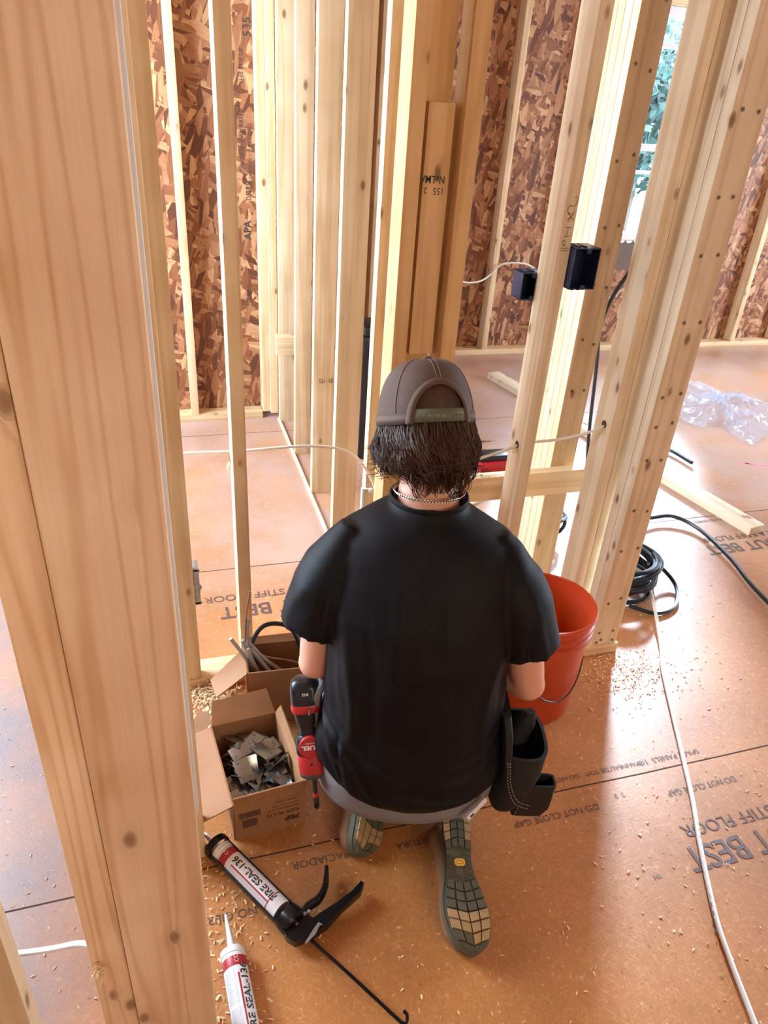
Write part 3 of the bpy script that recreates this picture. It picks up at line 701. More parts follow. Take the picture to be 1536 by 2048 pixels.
# ------------------------------------------------------------------ cardboard boxes
M_card = plain('cardboard', (0.33, 0.155, 0.065), 0.8, var=0.12, scale=30, bump=0.2)
M_card_l = plain('cardboard_outside', (0.40, 0.20, 0.10), 0.75, var=0.1, scale=25, bump=0.15)
M_corr = plain('corrugated_edge', (0.45, 0.27, 0.15), 0.9)
def panel(name, P, t, m, parent, corr=None):
    """a sheet through the four corners P, thickness t; corr = index of an edge that shows the flutes"""
    P = [Vector(p) for p in P]; nrm = (P[1] - P[0]).cross(P[3] - P[0]).normalized() * t
    nu = 12
    def fn(u, v):
        q = (P[0] * (1 - u) + P[1] * u) * (1 - v) + (P[3] * (1 - u) + P[2] * u) * v
        return q + nrm.normalized() * (0.0012 * math.sin(7 * u + 3 * v) * math.sin(math.pi * u) * math.sin(math.pi * v))
    top = [fn(i / nu, j / nu) for j in range(nu + 1) for i in range(nu + 1)]; bot = [v - nrm for v in top]; k = nu + 1; n = k * k
    fs = [(j * k + i, j * k + i + 1, (j + 1) * k + i + 1, (j + 1) * k + i) for j in range(nu) for i in range(nu)]
    fs += [tuple(n + i for i in f[::-1]) for f in fs]
    ring = [i for i in range(k)] + [j * k + nu for j in range(1, k)] + [nu * k + i for i in range(nu - 1, -1, -1)] + [j * k for j in range(nu - 1, 0, -1)]
    fs += [(ring[i], n + ring[i], n + ring[(i + 1) % len(ring)], ring[(i + 1) % len(ring)]) for i in range(len(ring))]
    o = MB().add(top + bot, fs).build(name, m, parent, angle=30)
    if corr is not None:
        e = MB(); a, b2 = P[corr], P[(corr + 1) % 4]; nn = int((b2 - a).length / .0055)
        for i in range(nn):
            c = a + (b2 - a) * ((i + .5) / nn) - nrm * .5; d = (b2 - a).normalized()
            e.tube([c - d * .0022 + nrm * .4, c + nrm * -.4, c + d * .0022 + nrm * .4], .0006, 4)
        e.build('flute', M_corr, o)
    return o


def carton(name, label, O, ex, ey, w, d, h, t=0.004, m=M_card):
    r = thing(name, label, 'box', O); O = Vector(O); ex = Vector(ex).normalized(); ey = Vector(ey).normalized(); Z = Vector((0, 0, 1))
    q = lambda u, v, z: O + ex * u + ey * v + Z * z
    panel('bottom', [q(0, 0, .005), q(w, 0, .005), q(w, d, .005), q(0, d, .005)], t, m, r)
    fr = panel('front_panel', [q(w, 0, 0), q(0, 0, 0), q(0, 0, h), q(w, 0, h)], t, m, r)
    panel('back_panel', [q(0, d, 0), q(w, d, 0), q(w, d, h), q(0, d, h)], t, m, r)
    panel('side_panel', [q(0, 0, 0), q(0, d, 0), q(0, d, h), q(0, 0, h)], t, m, r)
    panel('side_panel', [q(w, d, 0), q(w, 0, 0), q(w, 0, h), q(w, d, h)], t, m, r)
    return r, q, fr


kp, q, fr = carton('cardboard_box', 'open cardboard box of nail plates printed KICK PLATE', (.074, 1.180, 0), (.168, .012, 0), (-.028, .262, 0), .170, .262, .125)
panel('flap', [q(.170, 0, .125), q(0, 0, .125), q(-.003, -.006, .158), q(.174, -.006, .162)], .004, M_card, kp, corr=2)
panel('flap', [q(0, .262, .125), q(.170, .262, .125), q(.160, .312, .172), q(.012, .310, .166)], .004, M_card, kp)
panel('flap', [q(.170, .262, .125), q(.170, .0, .125), q(.181, .01, .150), q(.183, .255, .155)], .004, M_card, kp, corr=2)
panel('flap', [q(0, 0, .125), q(0, .262, .125), q(-.088, .255, .108), q(-.080, -.005, .100)], .004, M_card_l, kp)
def box_front(u, z, s=-1):
    o = q(u, -.0055, z); ex = (q(1, 0, 0) - q(0, 0, 0)).normalized() * s
    return Matrix(((ex.x, 0, -ex.y * s, o.x), (ex.y, 0, ex.x * s, o.y), (0, s, 0, o.z), (0, 0, 0, 1)))
M_pr = plain('box_printing', (0.10, 0.045, 0.025), 0.8)
text('KICK PLATE', box_front(.158, .066), .0155, M_pr, fr, 'printed_lettering', bold=.0003)
text('P&P', box_front(.158, .042), .022, M_pr, fr, 'printed_logo', bold=.0012)
text('16GA STEEL NAIL PLATE', box_front(.158, .080), .0072, M_pr, fr)
text('HANDLE WITH CARE', box_front(.158, .092), .0072, M_pr, fr)
text('KP-158   100 PCS', box_front(.152, .106), .0075, M_pr, fr)
bc = MB()
for (u0, u1, z0, z1) in ((.010, .062, .075, .095), (.018, .054, .040, .068)):
    u = u0
    while u < u1:
        w_ = random.choice((.0008, .0014, .0022)); M = box_front(0, 0, 1)
        bc.add([M @ Vector((a, b2, 0)) for a, b2 in ((u, z0), (u + w_, z0), (u + w_, z1), (u, z1))], [(0, 1, 2, 3)]); u += w_ + random.choice((.0009, .0014))
for (u0, u1, z0, z1) in ((.105, .160, .114, .1146), (.105, .160, .102, .1026), (.105, .1056, .102, .1146), (.1594, .16, .102, .1146), (.07, .16, .0775, .0782)):
    M = box_front(0, 0, 1); bc.add([M @ Vector((a, b2, 0)) for a, b2 in ((u0, z0), (u1, z0), (u1, z1), (u0, z1))], [(0, 1, 2, 3)])
bc.build('barcode', M_pr, fr, smooth=False)

# nail plates: steel rectangles with bent teeth at both ends
M_plate = plain('galvanised_plate', (0.26, 0.26, 0.25), 0.26, 0.95, var=0.2, scale=35)
M_plate_d = plain('plate_hole', (0.02, 0.02, 0.02), 0.8)
def plate(label, c, rz, rx, ry, proto=[None], group=None):
    if proto[0] is None:
        b = MB(); w, l, t = .038, .066, .0013
        b.box(-w / 2, w / 2, -l / 2, l / 2, 0, t, .0003)
        for s in (-1, 1):
            y = s * l / 2
            for x0, x1 in ((-w / 2, -w / 2 + .013), (w / 2 - .013, w / 2)):
                b.add([(x0, y, t), (x1, y, t), ((x0 + x1) / 2, y + s * .004, -.013), (x0, y - s * t, t), (x1, y - s * t, t), ((x0 + x1) / 2, y + s * .003, -.0125)], [(0, 1, 2), (5, 4, 3), (0, 2, 5, 3), (1, 4, 5, 2)])
        o = b.build('nail_plate', M_plate)
        h = MB()
        for x, y in ((-.008, .022), (.008, -.022)): h.lathe([(.0022, t), (.0022, t + .0003)], Matrix.Translation((x, y, 0)), 12)
        zoff = o.location.copy()
        for v in o.data.vertices: v.co = v.co + zoff
        o.location = (0, 0, 0); proto[0] = (o, h.build('nail_hole', M_plate_d, o))
        r = o
    else:
        r = proto[0][0].copy(); COL.objects.link(r); hh = proto[0][1].copy(); COL.objects.link(hh); hh.parent = r
    r.location = c; r.rotation_euler = (rx, ry, rz); tag(r, label, 'nail plate', group); return r


G = 'loose steel nail plates filling the kick plate box'
def bp_(u, v, z): return q(u, v, z)
plate('pale beige lit nail plate lying flat on top at the left of the pile', bp_(.048, .105, .113), .22, .18, -.05, group=G)
plate('copper toned nail plate tilted on top at the right of the pile', bp_(.108, .150, .115), .55, -.1, .22, group=G)
plate('grey nail plate lying crosswise at the back of the pile', bp_(.060, .170, .112), -1.25, .10, .10, group=G)
for k in range(74):
    lay = k / 74
    u = random.uniform(.030, .142); v = random.uniform(.030, .232); z = .020 + lay * .078
    steep = random.random() < .55
    plate('dark jumbled nail plate in the box printed KICK PLATE', bp_(u, v, z), random.uniform(0, 6.28), random.uniform(-1.0, 1.0) if steep else random.uniform(-.3, .3), random.uniform(-.9, .9) if steep else random.uniform(-.3, .3), group=G)

cbx, q2, fr2 = carton('cardboard_box', 'taller open cardboard box of cable offcuts behind the left elbow', (.157, 1.542, 0), (1, -.06, 0), (.06, 1, 0), .20, .115, .20)
panel('flap', [q2(0, 0, .20), q2(0, .112, .20), (.058, 1.628, .115), (.068, 1.552, .118)], .004, M_card_l, cbx)
panel('flap', [q2(0, .115, .20), q2(.20, .115, .20), q2(.20, .135, .215), q2(0, .133, .213)], .004, M_card, cbx, corr=2)
M_grey = plain('grey_cable_jacket', (0.40, 0.36, 0.34), 0.5)
scr = [((.118, 1.585, .292), (.150, 1.59, .225), (.175, 1.60, .15), (.19, 1.60, .03)), ((.172, 1.62, .325), (.166, 1.615, .27), (.168, 1.60, .2), (.18, 1.60, .03)), ((.150, 1.60, .268), (.165, 1.60, .22), (.18, 1.59, .16), (.21, 1.59, .03)),
       ((.165, 1.59, .245), (.175, 1.585, .20), (.205, 1.58, .12), (.24, 1.58, .02)), ((.172, 1.60, .235), (.20, 1.59, .19), (.235, 1.58, .13), (.29, 1.58, .02)), ((.168, 1.61, .25), (.21, 1.60, .19), (.27, 1.60, .12), (.32, 1.60, .03)),
       ((.172, 1.61, .215), (.22, 1.605, .19), (.28, 1.60, .17), (.335, 1.60, .14)), ((.18, 1.63, .41), (.165, 1.62, .33), (.160, 1.61, .25), (.17, 1.60, .12))]
for k, p in enumerate(scr):
    lab = ('cable offcut with open end leaning out left of the cable box', 'cable offcut standing highest out of the cable box', 'short cable offcut bundled at the corner of the cable box', 'pale cable offcut slanting down into the cable box', 'cable offcut slanting towards the middle of the cable box',
           'long cable offcut sloping across the inside of the cable box', 'thin brown cable lying across the opening of the cable box', 'thin brown wire rising in front of the slim stud')[k]
    cable('cable_offcut', lab, p, .0055 if k < 6 else .0028, M_grey if k < 6 else plain('brown_wire_%s' % 'ab'[k - 6], (.35, .17, .10), .5), 'cable offcuts in the cardboard box')

# ------------------------------------------------------------------ bucket
M_bucket = plain('orange_bucket', (0.48, 0.050, 0.010), 0.42, var=0.06, scale=8)
M_bucket.node_tree.nodes['Principled BSDF'].inputs['Subsurface Weight'].default_value = 0.15
BX, BY = 1.003, 1.475
bk = thing('bucket', 'orange plastic bucket standing right of the worker', 'bucket', (BX, BY, 0))
MBK = Matrix.Translation((BX, BY, 0))
MB().lathe([(.120, 0), (.127, .004), (.129, .02), (.138, .285), (.146, .29), (.146, .298), (.140, .302), (.140, .315), (.146, .318), (.146, .326), (.141, .330), (.142, .352), (.148, .354), (.149, .360), (.146, .364),
            (.139, .362), (.1365, .30), (.126, .02), (.118, .010), (.02, .009)], MBK, 64).build('shell', M_bucket, bk)
hb = MB()
for s in (-1, 1): hb.lathe([(.012, 0), (.012, .012), (.008, .016)], frame((BX + s * .139 * .96, BY + s * .139 * .28, .27), (0, 0, 1), (s * .28, -s * .96, 0)), 16)
hb.build('handle_ear', M_bucket, bk)
M_wire = plain('steel_wire', (0.12, 0.11, 0.11), 0.4, 0.8)
hp = []
for k in range(25):
    a = math.pi * k / 24; x = .152 * math.cos(a); yv = -.158 * math.sin(a)
    hp.append((BX + x * .96 + yv * -.10, BY + x * .28 + yv * .95, .27 - .055 * math.sin(a) - .10 * math.sin(a) ** 2))
MB().tube(hp, .0024, 8).build('wire_handle', M_wire, bk)
tag(MB().box(BX + .00, BX + .02, BY + .01, BY + .03, .010, .26, .002, M=Matrix.Translation((BX, BY, 0)) @ Matrix.Rotation(.18, 4, 'X') @ Matrix.Translation((-BX, -BY, 0))).build('wood_stick', M_pine), 'wooden stick standing inside the orange bucket', 'stick')

# ------------------------------------------------------------------ sealant cartridges and caulking gun
M_lab = plain('white_label', (0.80, 0.80, 0.82), 0.35)
M_labr = plain('dark_red_label_band', (0.42, 0.03, 0.035), 0.4)
M_nozzle = plain('milky_nozzle', (0.72, 0.74, 0.78), 0.35)
def wrap_text(s, A, d, nrm, r, along, ang, size, m, parent, bold=0.0, stretch=1.0):
    """lettering wrapped round a cylinder: it runs along the axis"""
    cu = bpy.data.curves.new('t', 'FONT'); cu.body = s; cu.size = size; cu.offset = bold; cu.resolution_u = 2
    o = bpy.data.objects.new('t', cu); COL.objects.link(o); bpy.context.view_layer.update()
    me = bpy.data.meshes.new_from_object(o.evaluated_get(bpy.context.evaluated_depsgraph_get())); bpy.data.objects.remove(o); bpy.data.curves.remove(cu)
    bm = bmesh.new(); bm.from_mesh(me); bmesh.ops.triangulate(bm, faces=bm.faces[:]); bmesh.ops.subdivide_edges(bm, edges=[e for e in bm.edges if e.calc_length() > .004], cuts=2); bm.verts.index_update()
    d = Vector(d).normalized(); nrm = Vector(nrm).normalized(); side = nrm.cross(d)
    vs = []
    for v in bm.verts:
        a = ang + v.co.y / r
        vs.append(Vector(A) + d * (along + v.co.x * stretch) + (nrm * math.cos(a) + side * math.sin(a)) * r)
    fs = [tuple(v.index for v in f.verts) for f in bm.faces]; bm.free(); bpy.data.meshes.remove(me)
    return mk('printed_lettering', vs, fs, m, parent, smooth=False)


def cartridge(root, A, d, up, r=.0245, L_=.216, cap=True, flip=1):
    """A is the nozzle end of the body, d points to the rear"""
    d = Vector(d).normalized(); up = Vector(up)
    x = up - d * up.dot(d); M = frame(A, x, d.cross(x))       # z axis = d
    def ly(name, prof, m, p): return MB().lathe(prof, M, 40).build(name, m, p)
    body = ly('tube', [(r - .001, .012), (r, .014), (r, L_), (r - .003, L_), (r - .003, L_ - .01)], M_white, root)
    ly('end_cap', [(r * .35, -.004), (r * .9, 0), (r + .0012, .003), (r + .0012, .015), (r, .016)], M_white, root)
    ly('nozzle', [(.0018, -.082), (.0026, -.080), (.0078, -.012), (.0095, -.006), (.0095, -.002)], M_nozzle, root)
    lb = ly('label', [(r + .0003, .020), (r + .0004, .021), (r + .0004, L_ - .006), (r + .0003, L_ - .005)], M_lab, root)
    ly('label_band', [(r + .0006, .024), (r + .0007, .0245), (r + .0007, .044), (r + .0006, .0445)], M_labr, lb)
    ly('label_band', [(r + .0006, L_ - .030), (r + .0007, L_ - .0298), (r + .0007, L_ - .0275), (r + .0006, L_ - .027)], M_labr, lb)
    return body, lb, M


# the one loose on the floor
ct = thing('sealant_cartridge', 'loose white sealant cartridge at the bottom edge, lettered FIRE SEAL-136', 'cartridge', (.04, .80, 0))
A = Vector((.0352, .900, .0262)); d = Vector((.0095, -.151, 0)).normalized()
body, lb, MM = cartridge(ct, A, d, (0, 0, 1))
upn = Vector((0, 0, 1)); rr_ = .0252
wrap_text('FIRE SEAL-136', A + d * .183, -d, upn, rr_, .0, -.62 - .30, .0225, M_ink, lb, bold=.0006, stretch=1.05)
def wrap_rect(A, d, nrm, r, a0, a1, l0, l1, m, parent, name='label_stripe'):
    d = Vector(d).normalized(); nrm = Vector(nrm).normalized(); side = nrm.cross(d); nn = 8
    vs = []
    for i in range(nn + 1):
        a = a0 + (a1 - a0) * i / nn; o = (nrm * math.cos(a) + side * math.sin(a)) * r
        vs += [Vector(A) + d * l0 + o, Vector(A) + d * l1 + o]
    return mk(name, vs, [(2 * i, 2 * i + 1, 2 * i + 3, 2 * i + 2) for i in range(nn)], m, parent)
wrap_rect(A, d, upn, rr_, .06, .20, .06, .20, M_labr, lb)
wrap_text('SEALANT  SCELLANT  SELLADOR', A + d * .183, -d, upn, rr_ + .0002, .0, -.11, .0035, M_lab, lb)
M_fine = plain('fine_print', (0.25, 0.28, 0.33), 0.5)
def fine(A, d, nrm, r, a0, a1, l0, l1, n, parent):
    b = MB(); dd = Vector(d).normalized(); nn = Vector(nrm).normalized(); side = nn.cross(dd)
    for k in range(n):
        l = l0 + (l1 - l0) * k / n; aa = a0
        while aa < a1:
            w = random.uniform(.02, .10); ae = min(aa + w, a1)
            p = lambda a_, l_: Vector(A) + dd * l_ + (nn * math.cos(a_) + side * math.sin(a_)) * r
            b.add([p(aa, l), p(ae, l), p(ae, l + .0009), p(aa, l + .0009)], [(0, 1, 2, 3)]); aa = ae + .03
    return b.build('fine_print', M_fine, parent, smooth=False)
fine(A, d, upn, rr_, -1.15, -.15, .05, .118, 26, lb); fine(A, d, upn, rr_, -1.15, -.15, .124, .19, 24, lb)
wrap_text('CC', A + d * .040, -d, upn, rr_ + .0006, 0, -.3, .012, M_lab, lb)

# the caulking gun
M_gun = plain('black_gun_steel', (0.008, 0.008, 0.009), 0.26, 0.3)
gn = thing('caulking_gun', 'black caulking gun with trigger and hooked rod lying on the floor', 'caulking gun', (.10, 1.04, 0))
GA = Vector((.026, 1.152, .032)); GE = Vector((.168, .925, .032)); gd = (GE - GA).normalized()
gs = Vector((gd.y, -gd.x, 0)) * -1            # sideways, towards the handle
if gs.x < 0: gs = -gs
GU = Vector((0, 0, 1))
fc = thing('sealant_cartridge', 'white sealant cartridge with red bands loaded in the black caulking gun', 'cartridge', (.09, 1.05, 0.006))
A2 = GA + gd * .016
cut_b, lb2, MM2 = cartridge(fc, A2, gd, (0, 0, 1))
nv = (GU * .93 + gs * -.25).normalized()
wrap_text('FIRE SEAL-136', A2 + gd * .196, -gd, nv, rr_, .0, -.10 - .42, .0225, M_ink, lb2, bold=.0007, stretch=1.05)
wrap_rect(A2, gd, nv, rr_, -.46, -.32, .060, .190, M_labr, lb2)
fine(A2, gd, nv, rr_, -.80, -.50, .06, .185, 40, lb2)
wrap_text('CC', A2 + gd * .036, -gd, nv, rr_ + .0006, 0, -.2, .012, M_lab, lb2)
GL = (GE - GA).length
# barrel: a half open trough with rings at both ends
def trough(a0, a1, r0, r1, l0, l1):
    P = lambda a, r, l: GA + gd * l + (GU * math.cos(a) + gs * math.sin(a)) * r
    n = 20; vs = []; 
    for l in (l0, l1):
        for i in range(n + 1):
            a = a0 + (a1 - a0) * i / n; vs += [P(a, r0, l), P(a, r1, l)]
    k = 2 * (n + 1); fs = []
    for i in range(n):
        j = 2 * i; fs += [(j, j + 2, k + j + 2, k + j), (j + 1, k + j + 1, k + j + 3, j + 3), (j, j + 1, j + 3, j + 2), (k + j, k + j + 2, k + j + 3, k + j + 1)]
    fs += [(0, k, k + 1, 1), (2 * n, 2 * n + 1, k + 2 * n + 1, k + 2 * n)]
    return vs, fs
b = MB(); b.add(*trough(1.02, math.pi * 2 - 1.25, .0262, .0285, .0, GL)); b.build('barrel', M_gun, gn)
MG = frame(GA, GU, gs if False else gd.cross(GU))
MG = Matrix(((GU.x, gs.x, gd.x, GA.x), (GU.y, gs.y, gd.y, GA.y), (GU.z, gs.z, gd.z, GA.z), (0, 0, 0, 1)))
MB().lathe([(.0262, -.002), (.0305, -.003), (.0315, .004), (.0305, .012), (.0262, .013)], MG, 40, closed=True).build('front_ring', M_gun, gn)
MB().lathe([(.0268, GL - .020), (.0300, GL - .021), (.0318, GL - .008), (.0318, GL + .004), (.026, GL + .010), (.010, GL + .010)], MG, 40).build('rear_collar', M_gun, gn)
MB().tube([MG @ Vector((0, 0, GL - .01)), MG @ Vector((0, 0, GL + .04))], .0085, 12).tube([MG @ Vector((0, 0, GL + .012 + k * .004)) for k in range(2)], .011, 12).build('spring_collar', M_zinc, gn)
fr_ = MB()      # frame that holds handle and trigger, in the (gs, gd) plane
MF = Matrix(((gs.x, gd.x, 0, GA.x), (gs.y, gd.y, 0, GA.y), (0, 0, 1, GA.z - .010), (0, 0, 0, 1)))
MF = MF if MF.determinant() > 0 else MF
def pr(poly, t, z0=0.0): 
    M = MF @ Matrix.Translation((0, 0, z0)); return poly, M, t
fr_.prism([(-.030, GL + .004), (.018, GL + .004), (.030, GL + .014), (.034, GL + .036), (.014, GL + .050), (-.012, GL + .048), (-.030, GL + .040), (-.034, GL + .02)], MF, .020)
fr_.build('handle_frame', M_gun, gn)
def W2(px, py, z): return Vector((px, py, z))
h0 = W2(.215, .905, .030); h1 = W2(.337, .964, .030)
hd = (h1 - h0).normalized(); hn = Vector((-hd.y, hd.x, 0))
hl = (h1 - h0).length
MB().prism([(-.02, -.014), (.02, -.017), (hl * .5, -.009), (hl * .9, -.007), (hl + .006, .004), (hl + .004, .012), (hl * .8, .007), (hl * .5, .008), (.03, .012), (0, .014), (-.02, .012)],
           Matrix(((hd.x, hn.x, 0, h0.x), (hd.y, hn.y, 0, h0.y), (0, 0, 1, .018), (0, 0, 0, 1))), .022).build('handle', M_gun, gn, angle=50)
tp = spline([(.185, .925, .03), (.205, .950, .03), (.232, .962, .03), (.252, .985, .03), (.262, 1.012, .03), (.268, 1.036, .032)], 6)
MB().tube(tp, [(.011 - .0055 * abs(i / len(tp) - .35) - .003 * (i / len(tp))) for i in range(len(tp))], 10, flat=1.3).build('trigger', M_gun, gn)
MB().tube([(.196, .930, .030), (.196, .930, .045)], .004, 10).tube([(.205, .933, .030), (.205, .933, .045)], .004, 10).tube([(.228, .928, .030), (.228, .928, .044)], .003, 10).build('rivet', M_zinc, gn)
MB().prism([(0, 0), (.028, .004), (.046, .013), (.052, .010), (.048, .020), (.030, .015), (.0, .004)], Matrix(((hd.x, hn.x, 0, .186), (hd.y, hn.y, 0, .866), (0, 0, 1, .040), (0, 0, 0, 1))), .003).build('release_lever', M_zinc, gn)
rod = spline([(.170, .922, .032), (.199, .878, .030), (.268, .784, .024), (.335, .692, .014), (.343, .682, .012), (.352, .682, .014), (.355, .692, .020), (.350, .699, .022)], 8)
MB().tube(rod, .0036, 10).build('rod', M_gun, gn)

# ------------------------------------------------------------------ the worker, kneeling with the back to the camera
M_skin = plain('skin', (0.72, 0.36, 0.25), 0.5, var=0.06, scale=25); M_skin.node_tree.nodes['Principled BSDF'].inputs['Subsurface Weight'].default_value = 0.25
M_skin.node_tree.nodes['Principled BSDF'].inputs['Subsurface Radius'].default_value = (0.02, 0.008, 0.004)
M_shirt = plain('black_cotton', (0.0036, 0.0027, 0.0040), 0.60, spec=0.20, bump=0.2, scale=900)
M_pants = plain('grey_work_cloth', (0.21, 0.20, 0.21), 0.85, var=0.1, scale=90, bump=0.3)
PO = Vector((0.47, 1.10, 0)); PU = Vector((0.961, -0.276, 0)).normalized(); PF = Vector((0.276, 0.961, 0)).normalized(); PZ = Vector((0, 0, 1))
def P(x, y, z): return PO + PU * x + PF * y + PZ * z
MP = Matrix(((PU.x, PF.x, 0, PO.x), (PU.y, PF.y, 0, PO.y), (0, 0, 1, 0), (0, 0, 0, 1)))
person = thing('person', 'person kneeling with back turned, in black t-shirt, grey pants and brown mesh cap', 'person', tuple(PO))
def limb(b, pts, radii, ref=(0, 0, 1), n=20):
    """tapered limb through local points; radii = (r across, r along ref)"""
    Q = [P(*p) for p in pts]; rings = []
    ref = Vector(ref)
    for i, c in enumerate(Q):
        t = (Q[min(i + 1, len(Q) - 1)] - Q[max(i - 1, 0)]).normalized()
        a = t.cross(ref); a = a.normalized() if a.length > .05 else t.orthogonal().normalized(); bb = a.cross(t).normalized()
        r = radii[i]; r = r if isinstance(r, tuple) else (r, r); rings.append((c, a * r[0], bb * r[1]))
    # round ends
    def endcap(i, s):
        c, a, bb = rings[i]; t = (Q[1] - Q[0]).normalized() if i == 0 else (Q[-1] - Q[-2]).normalized()
        return [(c + t * s * a.length * k, a * math.sqrt(max(.02, 1 - k * k)), bb * math.sqrt(max(.02, 1 - k * k))) for k in (.5, .8, .97)]
    rings = endcap(0, -1)[::-1] + rings + endcap(len(Q) - 1, 1)
    b.loft(rings, n); return b
def mid(a, b, t): return tuple(a[i] * (1 - t) + b[i] * t for i in range(3))

SH_L, EL_L, WR_L = (-.190, .105, .785), (-.222, .060, .500), (-.090, .285, .415)
SH_R, EL_R, WR_R = (.190, .095, .775), (.255, .045, .475), (.095, .290, .405)
bd = MB()
# torso, neck
def torso_rings(data): return [(P(x, y, z), PU * a, PF * b2) for x, y, z, a, b2 in data]
bd.loft(torso_rings([(.0, .06, .13, .09, .07), (0, .04, .17, .15, .10), (0, .02, .25, .165, .115), (0, .02, .34, .15, .105), (0, .035, .45, .14, .10), (0, .06, .58, .155, .105), (.0, .085, .70, .165, .105), (0, .105, .77, .16, .085), (0, .13, .82, .11, .070), (.002, .152, .855, .070, .062), (.0, .18, .90, .060, .060), (-.006, .205, .95, .058, .060), (-.01, .22, .99, .05, .05)]), 32)
HC = P(-.012, .245, 1.005)                         # centre of the cap rim
yaw = math.radians(13); fx = (PU * math.cos(yaw) + PF * math.sin(yaw)); ff = (PF * math.cos(yaw) - PU * math.sin(yaw))
pt = math.radians(24); HF = ff * math.cos(pt) - PZ * math.sin(pt); HU = fx; HZ = ff * math.sin(pt) + PZ * math.cos(pt)
MH = Matrix(((HU.x, HF.x, HZ.x, HC.x), (HU.y, HF.y, HZ.y, HC.y), (HU.z, HF.z, HZ.z, HC.z), (0, 0, 0, 1)))   # head: x right, y face, z crown
def H(x, y, z): return MH @ Vector((x, y, z))
hr = [(.012, -.118, .018, .02), (.022, -.105, .045, .060), (.018, -.085, .058, .080), (.008, -.055, .068, .092), (.0, -.02, .075, .099), (-.002, .02, .078, .102), (-.002, .06, .072, .094), (-.002, .09, .052, .070), (-.002, .108, .02, .03)]
bd.loft([(H(0, y, z), HU * a, HF * b2) for y, z, a, b2 in hr], 28)
bd.loft([(H(0, .090, .005), HU * .010, HZ * .012), (H(0, .108, -.020), HU * .013, HZ * .014), (H(0, .112, -.036), HU * .017, HZ * .010), (H(0, .095, -.044), HU * .012, HZ * .006)], 12)   # nose
bd.loft([(H(0, .080, -.066), HU * .026, HZ * .010), (H(0, .098, -.066), HU * .022, HZ * .009)], 14)     # lips
for s in (-1, 1):   # ears
    bd.loft([(H(s * .070, .0, -.028), HF * .012, HZ * .024), (H(s * .086, -.008, -.024), HF * .017, HZ * .032), (H(s * .090, -.010, -.022), HF * .012, HZ * .026)], 14)
# arms
for SHd, EL, WR, s in ((SH_L, EL_L, WR_L, -1), (SH_R, EL_R, WR_R, 1)):
    limb(bd, [(SHd[0] * .72, SHd[1], SHd[2] - .03), (SHd[0] * .90, SHd[1], SHd[2] - .035), mid(SHd, EL, .35), mid(SHd, EL, .65), mid(SHd, EL, .88), EL], [.046, .046, .045, .044, .040, (.037, .040)], ref=PF)
    limb(bd, [EL, mid(EL, WR, .18), mid(EL, WR, .35), mid(EL, WR, .7), WR], [.039, .043, .041, .031, (.027, .020)])
    # hand: palm, four fingers of their own lengths, thumb
    w = Vector(WR); fd = (Vector((0, .12, -.05)) - Vector((s * .03, 0, 0))).normalized(); lat = Vector((-s, -.2, 0)); lat = (lat - fd * lat.dot(fd)).normalized(); nn_ = fd.cross(lat) 
    if nn_.z < 0: nn_ = -nn_
    T = lambda v: tuple(v)
    bd.loft([(P(*T(w + fd * k)), (PU * lat.x + PF * lat.y + PZ * lat.z) * a, (PU * nn_.x + PF * nn_.y + PZ * nn_.z) * c_) for k, a, c_ in ((-.01, .024, .018), (.02, .033, .016), (.05, .042, .015), (.085, .043, .013), (.094, .038, .009))], 18)
    for j, (off, ln) in enumerate(((-.031, .078), (-.0105, .088), (.0105, .082), (.031, .064))):
        b0 = w + fd * .085 + lat * off; a1 = fd * math.cos(.45) - nn_ * math.sin(.45); a2 = fd * math.cos(1.2) - nn_ * math.sin(1.2); a3 = fd * math.cos(1.8) - nn_ * math.sin(1.8)
        p1 = b0 + a1 * ln * .45; p2 = p1 + a2 * ln * .32; p3 = p2 + a3 * ln * .23
        limb(bd, [T(b0 - fd * .01), T(b0), T(p1), T(p2), T(p3)], [.0092, .0092, .0086, .0080, .0070], n=10)
    tb = w + fd * .025 + lat * -.0 + lat * (.034 if True else 0); td = (lat * .75 + fd * .6 - nn_ * .25).normalized()
    limb(bd, [T(w + fd * .02 + lat * .018), T(tb), T(tb + td * .035), T(tb + (td * .8 + fd * .5).normalized() * .062)], [.014, .012, .0105, .0085], n=10)
# legs folded under the body
HL, KL, AL = (-.10, .05, .22), (-.165, .46, .115), (-.075, .04, .075)
HR_, KR, AR = (.10, .04, .22), (.150, .44, .115), (.125, -.01, .075)
for hp_, kn, an in ((HL, KL, AL), (HR_, KR, AR)):
    limb(bd, [hp_, mid(hp_, kn, .3), mid(hp_, kn, .7), kn], [.080, .078, .064, .056])
    kk = (kn[0], kn[1], .07); limb(bd, [kk, mid(kk, an, .35), mid(kk, an, .8), an], [.050, .052, .038, .034])
body = bd.build('body', M_skin, person)
bake(body, [('REMESH', dict(mode='VOXEL', voxel_size=0.0045)), ('SMOOTH', dict(factor=0.5, iterations=4))]); body.data.materials.clear(); body.data.materials.append(M_skin)
for s in (-1, 1):
    MB().lathe([(.0118 * math.cos(a), .0118 * math.sin(a)) for a in [(-.45 + .1 * i) * math.pi for i in range(10)]], frame(H(s * .031, .083, .004), HU, HZ), 16).build('eye', M_white, person)

